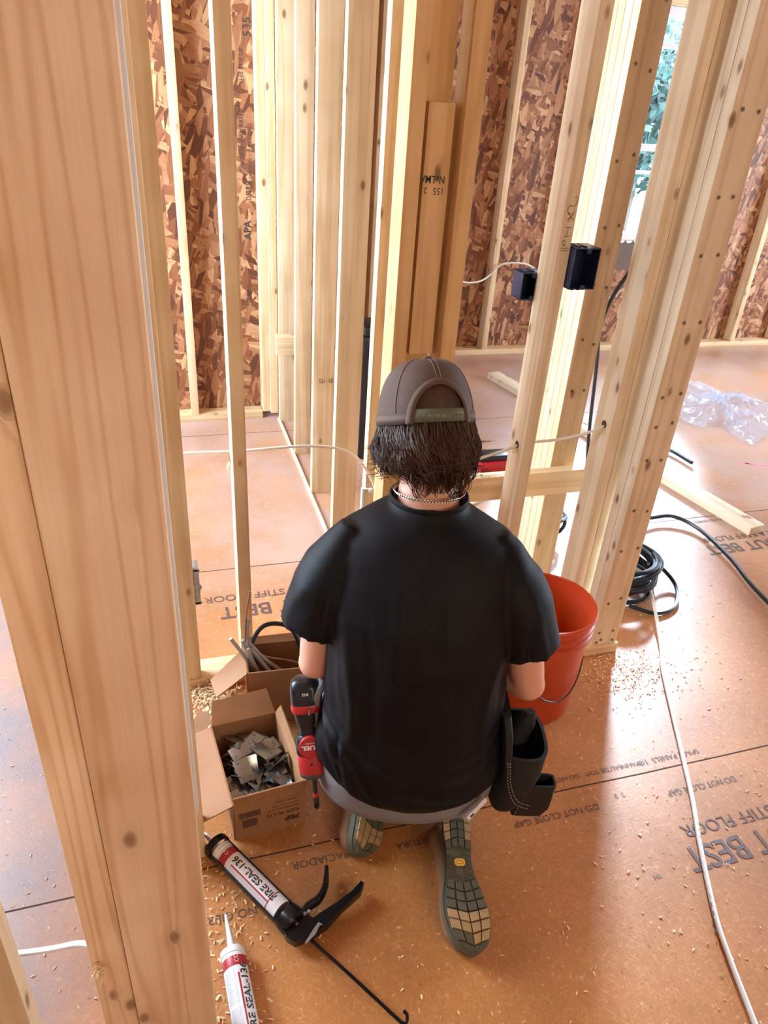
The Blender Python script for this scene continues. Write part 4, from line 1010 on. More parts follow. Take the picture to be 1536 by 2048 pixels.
# ---- trousers
tr_ = MB()
tr_.loft(torso_rings([(.0, .10, .110, .10, .06), (.0, .055, .125, .165, .105), (0, .035, .155, .196, .125), (.0, .022, .20, .209, .138), (.0, .015, .26, .211, .138), (.0, .02, .34, .203, .132), (.0, .03, .42, .188, .122), (.0, .035, .46, .17, .11)]), 36, power=2.2)
for hp_, kn, an in ((HL, KL, AL), (HR_, KR, AR)):
    sx = -1 if kn[0] < 0 else 1
    limb(tr_, [(hp_[0] + sx * .01, hp_[1], hp_[2] + .01), mid(hp_, kn, .3), mid(hp_, kn, .7), kn], [.112, .105, .085, .070])
    kk = (kn[0], kn[1], .075); limb(tr_, [kk, mid(kk, an, .35), mid(kk, an, .75), mid(kk, an, .97)], [.066, .066, .058, .050])
trs = tr_.build('trousers', M_pants, person)
bake(trs, [('REMESH', dict(mode='VOXEL', voxel_size=0.006)), ('SMOOTH', dict(factor=0.5, iterations=8))]); trs.data.materials.clear(); trs.data.materials.append(M_pants)


def to_local(o):
    """vertex positions of a child mesh in the worker's own frame"""
    n = len(o.data.vertices); a = np.empty(n * 3, np.float32); o.data.vertices.foreach_get('co', a); a = a.reshape(-1, 3)
    org = rootloc(o.parent); w = a + np.array(org)[None]
    Mi = np.array(MP.inverted()); return w, w @ Mi[:3, :3].T + Mi[:3, 3][None]


def displace(o, fn):
    w, l = to_local(o); n = len(w); nr = np.empty(n * 3, np.float32); o.data.vertices.foreach_get('normal', nr); nr = nr.reshape(-1, 3)
    amt = fn(l, nr)
    w2_ = w + nr * amt[:, None] - np.array(rootloc(o.parent))[None]
    o.data.vertices.foreach_set('co', w2_.astype(np.float32).ravel()); o.data.update()


def crease(l, pts, width, amp, taper=True, flat2d=False):
    """a soft ridge (amp>0) or valley (amp<0) along a polyline in worker space"""
    pts = np.array([tuple(p) for p in spline(pts, 6)]); best = np.full(len(l), 9.0); tt = np.zeros(len(l)); m = len(pts) - 1
    for i in range(m):
        a = pts[i]; d = pts[i + 1] - a; e = d * [1, 0, 1] if flat2d else d; t = np.clip(((l - a) @ e) / (e @ e), 0, 1); dist = np.linalg.norm(l - a - t[:, None] * d, axis=1)
        if flat2d: dist = np.linalg.norm((l - a - t[:, None] * d)[:, [0, 2]], axis=1) + np.where(l[:, 1] > .11, 9, 0)
        k = dist < best; best[k] = dist[k]; tt[k] = (i + t[k]) / m
    f = np.exp(-(best / width) ** 2)
    if taper: f = f * np.sin(np.clip(tt, .02, .98) * math.pi) ** .6
    return amp * f


def pant_folds(l, nr):
    r = crease(l, [(-.20, .02, .30), (-.16, -.08, .20), (-.05, -.12, .16), (.06, -.12, .16)], .008, .0022) + crease(l, [(.0, -.13, .30), (.0, -.12, .14), (0, -.05, .08)], .007, -.003, False)
    r += .0025 * np.sin(l[:, 0] * 60 + l[:, 2] * 40) * np.exp(-((l[:, 1] - .1) / .1) ** 2)
    return r
displace(trs, pant_folds)
# back yoke stitching, belt loop and pocket tab
M_stitch = plain('pale_stitching', (0.42, 0.40, 0.38), 0.8)

# ---- t-shirt
ts = MB()
o1 = [(.0, .020, .232, .205, .142), (.0, .015, .255, .216, .150), (.0, .012, .27, .220, .155), (.0, .015, .34, .213, .150), (.0, .028, .43, .201, .143), (.0, .042, .52, .198, .143), (.0, .058, .60, .204, .145), (.0, .080, .68, .212, .140), (.0, .100, .745, .212, .128),
      (.0, .112, .785, .205, .112), (.0, .122, .818, .180, .098), (.0, .136, .848, .122, .084), (.002, .150, .868, .081, .074), (.002, .158, .882, .077, .071)]
inn = [(.002, .159, .880, .069, .063), (.002, .150, .862, .070, .063), (.002, .14, .845, .06, .055)]
ts.loft(torso_rings([(.0, .045, .262, .11, .07), (.0, .03, .248, .182, .120)] + o1 + inn), 44, power=2.25)
def sleeve(SHd, tip, r0, r1, s):
    a = Vector(SHd); b2 = Vector(tip); d = (b2 - a).normalized(); rr = []
    prof = [(-.38, .030), (-.2, .048), (.0, .065), (.14, .077), (.45, .084), (.8, .081), (1.0, r1)]
    dw = PU * d.x + PF * d.y + PZ * d.z; ax = PF - dw * PF.dot(dw); ax.normalize(); ay = dw.cross(ax)
    L_ = (b2 - a).length
    for t, r in prof: rr.append((P(*(a + d * L_ * t)), ax * r * 1.04, ay * r * .92))
    for t, r in ((1.0, r1 - .009), (.85, r1 - .010), (.72, r1 - .016)): rr.append((P(*(a + d * L_ * t)), ax * r * 1.04, ay * r * .92))
    ts.loft(rr, 32)
sleeve((-.172, .100, .765), (-.232, .060, .600), .08, .076, -1)
sleeve((.172, .095, .755), (.240, .040, .580), .08, .077, 1)
shirt = ts.build('t_shirt', M_shirt, person)
bake(shirt, [('REMESH', dict(mode='VOXEL', voxel_size=0.005)), ('SMOOTH', dict(factor=0.5, iterations=4))]); shirt.data.materials.clear(); shirt.data.materials.append(M_shirt)
rf = np.random.default_rng(5)
CR = [([(-.165, .0, .70), (-.150, -.06, .60), (-.135, -.10, .48), (-.14, -.11, .36)], .016, .007), ([(-.19, .03, .66), (-.185, -.03, .55), (-.17, -.08, .44)], .014, -.007),
      ([(-.12, -.03, .70), (-.10, -.08, .58), (-.10, -.115, .44), (-.12, -.13, .32)], .018, -.005), ([(.165, .0, .68), (.150, -.06, .58), (.14, -.10, .46), (.16, -.11, .34)], .016, .006), ([(.19, .01, .64), (.18, -.05, .52), (.17, -.09, .42)], .014, -.006),
      ([(-.205, .0, .42), (-.16, -.09, .38), (-.11, -.13, .29), (-.05, -.14, .24)], .012, .008), ([(-.21, .01, .45), (-.17, -.08, .425), (-.10, -.125, .37), (-.02, -.135, .33)], .012, .006), ([(-.205, .0, .40), (-.19, -.06, .31), (-.14, -.12, .23)], .012, -.008), ([(-.20, .0, .43), (-.175, -.075, .36), (-.13, -.12, .27)], .010, .009),
      ([(-.15, -.11, .42), (-.145, -.125, .33), (-.12, -.13, .25)], .009, .008), ([(-.16, -.105, .42), (-.165, -.11, .34), (-.15, -.12, .26)], .007, -.006),
      ([(.20, -.02, .38), (.12, -.12, .34), (.02, -.14, .33)], .014, .006), ([(.205, -.02, .33), (.12, -.13, .285), (.0, -.145, .29), (-.08, -.14, .30)], .014, .007), ([(.21, -.02, .29), (.13, -.13, .245), (.02, -.145, .245)], .011, -.006), ([(.20, .0, .44), (.15, -.10, .39), (.08, -.135, .37)], .012, .005),
      ([(-.05, -.01, .80), (-.055, -.05, .68), (-.06, -.09, .52)], .022, .004), ([(.04, -.02, .79), (.05, -.06, .66), (.045, -.09, .5)], .022, .004), ([(-.235, .12, .74), (-.28, .05, .66), (-.27, -.02, .60)], .014, .005), ([(.215, .02, .74), (.25, -.03, .64), (.27, -.04, .57)], .014, .005), ([(.23, .0, .70), (.22, -.05, .62), (.24, -.045, .55)], .010, -.006),
      ([(-.20, .03, .74), (-.215, -.02, .66), (-.215, -.03, .58)], .010, -.007)]
def shirt_folds(l, nr):
    r = np.zeros(len(l))
    for p, w_, a in CR: r += crease(l, p, w_ * .75, a * .95, True, True)
    r += .0022 * np.sin(l[:, 0] * 38 + 2.2 * np.sin(l[:, 2] * 14)) * np.clip((.75 - l[:, 2]) * 3, 0, 1)
    r += .0016 * np.sin(l[:, 0] * 17 - l[:, 2] * 41 + 1.5 * np.sin(l[:, 0] * 31))
    # collar band and hem stitching
    r += .0016 * np.exp(-((l[:, 2] - .872) / .008) ** 2) * (np.abs(l[:, 0]) < .10)
    return r
displace(shirt, shirt_folds)
def lift_hem(o):
    w, l = to_local(o); k = np.clip(-l[:, 0] / .20, 0, 1) ** 1.5 * .055 + np.clip(l[:, 0] / .20, 0, 1) ** 2 * .02
    f = np.clip((.42 - l[:, 2]) / .18, 0, 1); w = w + np.array([0, 0, 1.0])[None] * (k * f)[:, None] - np.array(rootloc(o.parent))[None]
    o.data.vertices.foreach_set('co', w.astype(np.float32).ravel()); o.data.update()
lift_hem(shirt)
# collar rib and hems as parts
cr_ = MB()
for dz, rr in ((0.0, .0035),):
    cr_.tube([P(.002 + .081 * math.cos(a), .1575 + .075 * math.sin(a), .879 + dz) for a in [i * math.pi / 24 for i in range(49)]], rr, 8, cap=False, flat=2.0)
cr_.build('collar', M_shirt, person)

# ---- necklace of flat curb links
M_silver = plain('silver_chain', (0.50, 0.43, 0.37), 0.3, 1.0)
nk = MB(); NL = 74
for k in range(NL):
    a = 2 * math.pi * k / NL; sn_, cs = math.sin(a), math.cos(a)
    zc = .889 + (.012 if False else 0) - .014 * sn_ + .0 * cs
    c = P(.001 + .073 * cs, .162 + .070 * sn_, zc); t = P(.001 - .0685 * sn_, .166 + .066 * cs, zc - .014 * cs) - P(.001, .166, zc); t.normalize()
    out = (c - P(.001, .166, zc)).normalized(); upv = out.cross(t).normalized()
    tw = .6; ax = t; ay = (upv * math.cos(tw) + out * math.sin(tw))
    nk.tube([c + ax * .0042 * math.cos(q_) + ay * .0036 * math.sin(q_) for q_ in [i * math.pi / 5 for i in range(11)]], .00115, 5, cap=False)
nk.build('chain_necklace', M_silver, person)

# ---- cap
M_cap = plain('brown_cap_cloth', (0.105, 0.060, 0.042), 0.85, var=0.08, scale=120)
def mesh_cloth():
    m, N, L, b = nt('brown_cap_mesh'); tc = N.new('ShaderNodeTexCoord'); mp = N.new('ShaderNodeMapping'); mp.inputs['Scale'].default_value = (1, 1, 1); L.new(tc.outputs['UV'], mp.inputs['Vector'])
    vo = N.new('ShaderNodeTexVoronoi'); vo.inputs['Scale'].default_value = 1; vo.inputs['Randomness'].default_value = 0; L.new(mp.outputs[0], vo.inputs['Vector'])
    r = ramp(N, [(0.25, (0.028, 0.016, 0.012)), (0.42, (0.13, 0.075, 0.053))]); L.new(vo.outputs['Distance'], r.inputs['Fac']); L.new(r.outputs['Color'], b.inputs['Base Color']); b.inputs['Roughness'].default_value = 0.8
    bp = N.new('ShaderNodeBump'); bp.inputs['Strength'].default_value = 0.4; bp.inputs['Distance'].default_value = 0.0008; L.new(vo.outputs['Distance'], bp.inputs['Height']); L.new(bp.outputs['Normal'], b.inputs['Normal']); return m
M_mesh = mesh_cloth()
cap = None
def cap_pt(a, t, off=0.0):
    """a: angle round the head, 0 = right, 90 = face; t: 0 rim, 1 crown"""
    ph = t * HP; w = math.cos(ph) ** .62; z = .132 * math.sin(ph) ** 1.02
    rx, ry = .1015 + off, .112 + off
    return Vector((rx * w * math.cos(a), ry * w * math.sin(a) - .008 * t, z + off * math.sin(ph)))
OPW, OPH = .058, .079      # half width and height of the arched opening at the back
def in_open(p): return p.y < 0 and (p.x / OPW) ** 2 + (max(p.z, 0) / OPH) ** 2 < 1
def grid_cap(off):
    nu, nv = 144, 40; vs = []; 
    for j in range(nv + 1):
        for i in range(nu):
            vs.append(cap_pt(2 * math.pi * i / nu, j / nv * .995, off))
    return nu, nv, vs
nu, nv, vo_ = grid_cap(0.0)
fo = []
for j in range(nv):
    for i in range(nu):
        f = (j * nu + i, j * nu + (i + 1) % nu, (j + 1) * nu + (i + 1) % nu, (j + 1) * nu + i)
        c = sum((vo_[k] for k in f), Vector()) / 4
        if not in_open(c): fo.append(f)
# snap the vertices at the opening onto the arch
used = set(k for f in fo for k in f); cnt = {}
for f in fo:
    for k in f: cnt[k] = cnt.get(k, 0) + 1
for k in used:
    p = vo_[k]
    if p.y < 0:
        q_ = math.sqrt((p.x / OPW) ** 2 + (max(p.z, 0) / OPH) ** 2)
        if .86 < q_ < 1.10 and cnt[k] < 4 and p.z > .002: vo_[k] = Vector((p.x / q_, p.y, p.z / q_))
capm = MB().add([MH @ v for v in vo_], fo)
crown = mk('crown', capm.v, capm.f, [M_mesh, M_cap], person)
uv = crown.data.uv_layers.new(name='weave')
for pl in crown.data.polygons:
    for li in pl.loop_indices:
        k = crown.data.loops[li].vertex_index; i, j = k % nu, k // nu
        uv.data[li].uv = ((i if not (i == 0 and pl.center is None) else nu) * 2.6, j * 2.3)
crown.data.polygons.foreach_set('material_index', [1 if (MH.inverted() @ (pl.center + rootloc(person))).y > .055 else 0 for pl in crown.data.polygons])
crown.data.materials[0] = M_mesh
bake(crown, [('SOLIDIFY', dict(thickness=0.0022, offset=-1)), ])
crown.name = 'cap_crown'
# the arch binding, bottom band, seams, button
def on_cap(x, z, off=.0015):
    """point on the back surface of the crown at head x, z"""
    lo, hi = 0, 1
    sp_ = min(.999, (max(z, 0) / .132)) ** (1 / 1.02); ph = math.asin(sp_); w = math.cos(ph) ** .62; t = ph / HP
    rx, ry = .1015 + off, .112 + off; cx_ = max(-1, min(1, x / (rx * w))); return H(x, -ry * w * math.sqrt(1 - cx_ ** 2) - .008 * t, z)
bnd = MB()
def strip_on(pathfn, n, w, t):
    """flat ribbon along a path on the cap's back"""
    a = [pathfn(i / n, 0) for i in range(n + 1)]; c = [pathfn(i / n, 1) for i in range(n + 1)]; k = n + 1
    bnd.add(a + c, [(i, i + 1, k + i + 1, k + i) for i in range(n)])
strip_on(lambda t, s: on_cap((OPW + .013 * s - .003) * math.cos(math.pi * t), (OPH + .013 * s - .003) * math.sin(math.pi * t) + .0, .0030), 40, 0, 0)
ab = bnd.build('arch_binding', M_cap, person); bake(ab, [('SOLIDIFY', dict(thickness=.0018, offset=0))])
bnd = MB()
a0 = -math.pi / 2 + math.asin(OPW / .1015) + .02
n = 90; ring = []
for i in range(n + 1):
    a = a0 + (2 * math.pi - 2 * (a0 + math.pi / 2)) * i / n
    for z, of in ((0, .0016), (.022, .0016)):
        tt = math.asin((z / .132) ** (1 / 1.02)) / HP if z > 0 else 0
        ring.append(MH @ cap_pt(a, tt, of))
bnd.add(ring, [(2 * i, 2 * i + 2, 2 * i + 3, 2 * i + 1) for i in range(n)])
sb_ = bnd.build('cap_band', M_mesh, person); uvb = sb_.data.uv_layers.new(name='weave')
for pl in sb_.data.polygons:
    for li in pl.loop_indices:
        k = sb_.data.loops[li].vertex_index; uvb.data[li].uv = ((k // 2) * 3.0, (k % 2) * .8)
bake(sb_, [('SOLIDIFY', dict(thickness=.0015, offset=0))])
M_seam = plain('cap_seam_thread', (0.24, 0.15, 0.11), 0.8)
for sx in (-.0045, .0045):
    MB().tube([on_cap(sx, OPH + .006 + (.1315 - OPH - .006) * t, .0022) for t in [i / 20 for i in range(20)]], .0007, 5).build('seam', M_seam, person)
for ang in (215, 325, 35, 145):
    MB().tube([MH @ cap_pt(math.radians(ang), t, .0012) for t in [i / 20 for i in range(1, 20)]], .0008, 5).build('seam', M_seam, person)
MB().lathe([(.009, -.001), (.0105, .002), (.008, .006), (.003, .0072)], frame(MH @ cap_pt(0, .995, .0), HU, HF), 20).build('cap_button', M_cap, person)
# bill at the front
def bill(u, v):
    a = math.radians(30 + 120 * u); e = .078 * math.sin(math.pi * u) ** .55
    return H((.1015 + .0) * math.cos(a) * (1 + .06 * v), .110 * math.sin(a) + e * v, .004 - .022 * v * v - .028 * abs(math.cos(a)) ** 2 * v - .012 * v)
bb_ = MB().grid(bill, 24, 10).build('cap_bill', M_cap, person); bake(bb_, [('SOLIDIFY', dict(thickness=.003, offset=0))])
# snap strap
M_olive = plain('olive_plastic_strap', (0.115, 0.125, 0.075), 0.45)
st_ = []
for i in range(21):
    x = -OPW - .002 + (2 * OPW + .004) * i / 20; y = -.112 * math.sqrt(1 - (x / .1035) ** 2) - .0005
    st_ += [H(x, y, .003), H(x, y, .029)]
sb2 = MB().add(st_, [(2 * i, 2 * i + 2, 2 * i + 3, 2 * i + 1) for i in range(20)]).build('snap_strap', M_olive, person); bake(sb2, [('SOLIDIFY', dict(thickness=.002, offset=0))])
for k in range(9):
    x = -.048 + .0115 * k; y = -.112 * math.sqrt(1 - (x / .1035) ** 2) - .0018
    Mx = frame(H(x, y, .016), HU, HZ)
    if k < 3: MB().lathe([(.0021, -.0003), (.0021, .0005)], Mx, 12).build('strap_hole', M_black, sb2)
    else: MB().lathe([(.0022, -.0004), (.0022, .0008), (.0012, .0014)], Mx, 12).build('strap_stud', M_olive, sb2)

# ---- hair: a base mass and many tapering locks
M_hair = plain('dark_brown_hair', (0.060, 0.027, 0.015), 0.55, spec=0.3, var=0.5, scale=60)
M_hairl = plain('brown_hair_highlights', (0.13, 0.066, 0.038), 0.55, spec=0.35)
hm = MB(); nA, nB = 48, 14; vs = []
for j in range(nB + 1):
    t = j / nB; z = .075 - .185 * t
    for i in range(nA + 1):
        a = math.radians(-205 + 230 * i / nA)
        if t < .42: rr = (.085 + .006 * math.sin(t / .42 * HP), .096 + .006 * math.sin(t / .42 * HP)) if z < .035 else (.083 - .12 * (z - .035), .104 - .14 * (z - .035))
        else: q_ = (t - .42) / .58; bul = math.sin(min(1, q_ * 1.5) * math.pi * .55); rr = (.086 + .006 * bul - .040 * q_ ** 2, .094 + .008 * bul - .046 * q_ ** 2)
        vs.append(H(rr[0] * math.cos(a), rr[1] * math.sin(a), z))
k = nA + 1
hm.add(vs, [(j * k + i, (j + 1) * k + i, (j + 1) * k + i + 1, j * k + i + 1) for j in range(nB) for i in range(nA)])
hair = hm.build('hair_mass', M_hair, person); bake(hair, [('SOLIDIFY', dict(thickness=.012, offset=0))])
def locks(name, m, clumps, per, seed, wide):
    """clumps of fine strands that share one wave and come together at the tip"""
    g = random.Random(seed); b = MB()
    for k in range(clumps):
        a = math.radians(g.uniform(-206, 26)); back = max(0, -math.sin(a)); lay = g.random()
        z0 = .004 - .050 * lay * g.random(); ln = (.090 + .050 * back * g.uniform(.5, 1.05)) * g.uniform(.70, 1.0); flare = g.uniform(-.002, .013) + (.012 if g.random() < .10 else 0)
        tw = g.uniform(-.45, .45); cur = g.uniform(.02, .07); ph = g.uniform(0, 6.28); fq = g.uniform(.8, 1.7); spread = g.uniform(.05, .13); n = 11
        for q_ in range(per):
            da = g.gauss(0, spread); dr = g.gauss(0, .0022); dz = g.gauss(0, .006); dl_ = g.uniform(.85, 1.06); pts = []
            for i in range(n):
                t = i / (n - 1); zz = z0 + dz - ln * dl_ * t; aa = a + da * (1 - .75 * t) + tw * t * t + cur * 3 * math.sin(ph + t * fq * 5) * t
                bul = math.sin(min(1, t * 1.35) * math.pi * .5); tuck = max(0, t - .45) ** 2 * (.24 * back + .07)
                rr = .0965 + dr + bul * (.008 + flare * t) - tuck * .85 + .003 * math.sin(ph + t * 7 + q_ * .1)
                pts.append(H(rr * .97 * math.cos(aa), (rr + .008) * math.sin(aa), zz))
            w = g.uniform(.0006, .0013) * wide
            b.tube(pts, [w * (1 - (i / (n - 1)) ** 3 * .85) for i in range(n)], 3, cap=False)
    return b.build(name, m, person)
locks('hair', M_hair, 230, 22, 3, 1.0); locks('hair_highlight', M_hairl, 60, 9, 9, .75)
g = random.Random(4); b = MB()     # hair combed flat inside the opening of the cap
for k in range(150):
    x0 = g.uniform(-.052, .052); x1 = x0 * .9 + g.uniform(-.02, .02); pts = []
    for i in range(8):
        t = i / 7; x = x0 + (x1 - x0) * t; z = .078 - .10 * t; rr = .101 if z < .04 else .101 - .35 * (z - .04)
        pts.append(H(x, -math.sqrt(max(.0001, (rr + g.uniform(-.001, .0015)) ** 2 - x * x)), z))
    b.tube(pts, .0016, 4, cap=False)
b.build('hair_under_cap', M_hair, person)
g = random.Random(12); b = MB()    # loose curls at the nape and fly-away hairs
for k in range(60):
    x = g.uniform(-.05, .06); s = g.choice((-1, 1)); r = g.uniform(.008, .016); p0 = H(x, -.085, -.105); pts = []
    for i in range(12):
        t = i / 11; ang = t * g.uniform(3.0, 3.2) * 1.2
        pts.append(H(x + s * r * math.sin(ang), -.088 + .02 * t - .004 * math.cos(ang), -.105 - .045 * t - r * .3 * (1 - math.cos(ang))))
    b.tube(pts, [.0011 * (1 - .7 * i / 11) for i in range(12)], 4, cap=False)
for k in range(70):
    a = math.radians(g.uniform(-215, 35)); z = g.uniform(-.11, -.03); L_ = g.uniform(.02, .045); pts = []
    for i in range(7):
        t = i / 6; rr = .112 + L_ * t * .6; pts.append(H(rr * math.cos(a + .3 * t * g.choice((-1, 1))), rr * math.sin(a), z - L_ * t * .5 + .012 * t * t))
    b.tube(pts, [.0009 * (1 - .8 * i / 6) for i in range(7)], 4, cap=False)
b.build('loose_hair', M_hair, person)

# ---- boots
M_boot = plain('worn_brown_leather', (0.24, 0.115, 0.050), 0.6, var=0.35, scale=40, bump=0.3)
M_sole_t = plain('tan_rubber', (0.42, 0.27, 0.125), 0.75, var=0.12, scale=60)
M_sole_o = plain('olive_rubber', (0.105, 0.095, 0.060), 0.75, var=0.15, scale=60)
M_badge = plain('yellow_badge', (0.95, 0.55, 0.05), 0.5)
M_lace = plain('dark_lace', (0.03, 0.012, 0.01), 0.8)
def halfw(t):      # half width of the sole, t = 0 heel .. 1 toe
    pts = [(0, .010), (.02, .022), (.06, .031), (.14, .036), (.25, .034), (.40, .029), (.52, .034), (.66, .046), (.76, .0495), (.86, .046), (.94, .036), (.98, .022), (1, .006)]
    for (a, b_), (c, d) in zip(pts, pts[1:]):
        if a <= t <= c: u = (t - a) / (c - a); u = u * u * (3 - 2 * u) if False else u; return b_ + (d - b_) * u
    return .006
def midline(t, s): return s * .010 * math.sin(t * math.pi * 1.05 - .3)
def boot(name_lab, heel, toe, sole_n, s, leather=None):
    """heel and toe on the sole plane, sole_n = direction the tread faces"""
    heel = Vector(heel); toe = Vector(toe); yv = (toe - heel); LN = yv.length; yv.normalize(); zn = Vector(sole_n); zn = (zn - yv * zn.dot(yv)).normalized(); xv = yv.cross(zn)
    M = Matrix(((xv.x, yv.x, zn.x, heel.x), (xv.y, yv.y, zn.y, heel.y), (xv.z, yv.z, zn.z, heel.z), (0, 0, 0, 1)))
    r = bpy.data.objects.new('boot', None); COL.objects.link(r); r.parent = person; r.empty_display_size = .03
    K = 26
    def outline(infl=0.0, t0=0.0, t1=1.0):
        L_ = []; Rr = []
        for i in range(K + 1):
            t = t0 + (t1 - t0) * i / K; w = halfw(t) + infl; L_.append((midline(t, s) - w, t * LN)); Rr.append((midline(t, s) + w, t * LN))
        return Rr + L_[::-1]
    toe_up = lambda y: -.018 * max(0, y / LN - .80) ** 2 / .04
    def slab(poly, z0, z1, m, name):
        n = len(poly); v = [M @ Vector((p[0], p[1], z + toe_up(p[1]))) for z in (z0, z1) for p in poly]
        f = [tuple(range(n))[::-1], tuple(range(n, 2 * n))] + [(i, (i + 1) % n, n + (i + 1) % n, n + i) for i in range(n)]
        return mk(name, v, f, m, r, True, 35)
    slab(outline(-.001), -.008, .0, M_sole_o, 'outsole'); slab(outline(.0025), -.024, -.008, M_sole_o, 'midsole'); slab(outline(.003, .0, .16), -.020, -.006, M_sole_t, 'heel_counter')
    # tread lugs
    tan = MB(); ol = MB(); rows = 15
    for ri in range(rows):
        t0 = ri / rows + .003; t1 = (ri + 1) / rows - .003
        if .36 < (t0 + t1) / 2 < .56: continue
        cols = 4
        for c in range(cols):
            u0 = -1 + 2 * c / cols + .02; u1 = -1 + 2 * (c + 1) / cols - .02; pl = []
            chev = lambda u: .035 * (1 - abs(u)) * (1 if (t0 > .5) else -1)
            for u, t in ((u0, t0), (u1, t0), (u1, t1), (u0, t1)):
                tt = min(.995, max(.005, t + chev(u))); w = halfw(tt) * .97; pl.append((midline(tt, s) + u * w, tt * LN))
            tm = (t0 + t1) / 2 + chev((u0 + u1) / 2) * .0; um = abs((u0 + u1) / 2)
            if t0 < .23: is_t = um > .45 or t0 < .05
            elif .70 < tm < .885: is_t = True
            elif tm >= .885: is_t = (u0 + u1) * s < -.2 and tm < .93
            else: is_t = False
            b_ = tan if is_t else ol; n = 4; hgt = .0042
            v = [M @ Vector((p[0], p[1], -.001 + toe_up(p[1]))) for p in pl]; cxp = sum(p[0] for p in pl) / 4; cyp = sum(p[1] for p in pl) / 4
            v += [M @ Vector((cxp + (p[0] - cxp) * .93, cyp + (p[1] - cyp) * .90, hgt + toe_up(p[1]))) for p in pl]
            if (pl[1][0] - pl[0][0]) < 0: continue
            b_.add(v, [(4, 5, 6, 7), (0, 1, 5, 4), (1, 2, 6, 5), (2, 3, 7, 6), (3, 0, 4, 7)])
    tan.build('tan_tread', M_sole_t, r, angle=30)['kind'] = 'stuff'; 
    for i in range(26):      # fine ribs of the shank
        t = .375 + .0068 * i; w = halfw(t) * .9; c = midline(t, s)
        ol.tube([M @ Vector((c + w * u, (t + .02 * math.sin(3 * u + i)) * LN, .0006)) for u in (-.95, -.5, -.35 if abs(i - 12) < 8 else 0)], .0011, 4)
        ol.tube([M @ Vector((c + w * u, (t + .02 * math.sin(3 * u + i * 1.3)) * LN, .0006)) for u in (.35 if abs(i - 12) < 8 else 0, .5, .95)], .0011, 4)
    ol.build('olive_tread', M_sole_o, r, angle=30)['kind'] = 'stuff'
    oc = [(.0125, .0045), (.0075, .0085), (-.0075, .0085), (-.0125, .0045), (-.0125, -.0045), (-.0075, -.0085), (.0075, -.0085), (.0125, -.0045)]
    MO = M @ Matrix.Translation((midline(.42, s), .42 * LN, .0006))
    bg_ = MB().prism(oc, MO, .0022).build('sole_badge', M_badge, r, smooth=False)
    MB().tube([MO @ Vector((.0085 * math.cos(a), .004 * math.sin(a), .0024)) for a in [i * math.pi / 10 for i in range(21)]], .0005, 4, cap=False).build('badge_outline', M_boot, bg_)
    # upper: loft along the boot
    up = MB(); rg = []
    for t, h, wv in ((.0, .03, .5), (.03, .055, .9), (.10, .085, 1.0), (.2, .10, 1.0), (.32, .098, 1.0), (.45, .085, 1.0), (.58, .070, 1.0), (.72, .058, 1.0), (.86, .050, 1.0), (.95, .038, .95), (.995, .015, .7)):
        w = halfw(max(.01, min(.99, t))) * wv; rg.append((M @ Vector((midline(t, s), t * LN, -.020 - h / 2 + toe_up(t * LN) * .5)), xv * w, zn * h / 2))
    up.loft(rg, 24, power=2.6)
    ank = M @ Vector((midline(.14, s), .14 * LN, -.07)); up.loft([(ank, xv * .040, yv * .048), (M @ Vector((0, .08 * LN, -.12)), xv * .042, yv * .050), (M @ Vector((0, .02 * LN, -.17)), xv * .044, yv * .050)], 24)
    u = up.build('upper', M_boot, r); bake(u, [('REMESH', dict(mode='VOXEL', voxel_size=0.004)), ('SMOOTH', dict(factor=0.5, iterations=4))]); u.data.materials.clear(); u.data.materials.append(M_boot)
    lc = MB()
    for k in range(5):
        t = .36 + .08 * k; w = halfw(t) * .55; z = -.02 - (.10 - .05 * (t - .3) / .5) - .004
        lc.tube([M @ Vector((-w, t * LN, z)), M @ Vector((0, (t + .03) * LN, z - .003)), M @ Vector((w, (t + .06) * LN, z))], .0022, 6)
    if s > 0: lc.build('laces', M_lace, r)
    return M, LN
MBt, LN_ = boot('right', P(.125, -.005, .108), P(.152, -.315, .060), (.10, -.22, 1.0), 1)
# loose lace loop beside the right boot
MB().tube(spline([(.560, .945, .030), (.535, .955, .028), (.522, .93, .012), (.522, .895, .006), (.535, .875, .006), (.552, .885, .012)], 8), .0024, 6).build('lace_loop', M_lace, person)
boot('left', P(-.055, .205, .085), P(-.088, -.085, .040), (.62, -.40, .55), -1)

# ---- tool pouch on the right hip, with white stitching
M_pouch = plain('black_pouch_cloth', (0.006, 0.005, 0.005), 0.7, bump=0.4, scale=300)
M_wst = plain('white_thread', (0.5, 0.5, 0.52), 0.7)
pch = bpy.data.objects.new('tool_pouch', None); COL.objects.link(pch); pch.parent = person; pch.empty_display_size = .03
def PB(x, y, z): return P(x, y, z)
pb = MB()
pb.loft([(PB(.225, -.01, .185), PU * .030, PF * .060), (PB(.238, -.01, .22), PU * .042, PF * .072), (PB(.250, -.005, .30), PU * .050, PF * .078), (PB(.250, .0, .365), PU * .056, PF * .080), (PB(.250, .0, .365), PU * .049, PF * .073), (PB(.245, .0, .27), PU * .040, PF * .066)], 28, power=3)
pb.build('main_pocket', M_pouch, pch, angle=50)
pb = MB(); pb.loft([(PB(.282, -.050, .165), PU * .036, PF * .014), (PB(.290, -.055, .20), PU * .039, PF * .018), (PB(.294, -.052, .275), PU * .040, PF * .020), (PB(.294, -.052, .275), PU * .035, PF * .015), (PB(.292, -.052, .22), PU * .033, PF * .013)], 24, power=6)
pb.build('front_pocket', M_pouch, pch, angle=50)
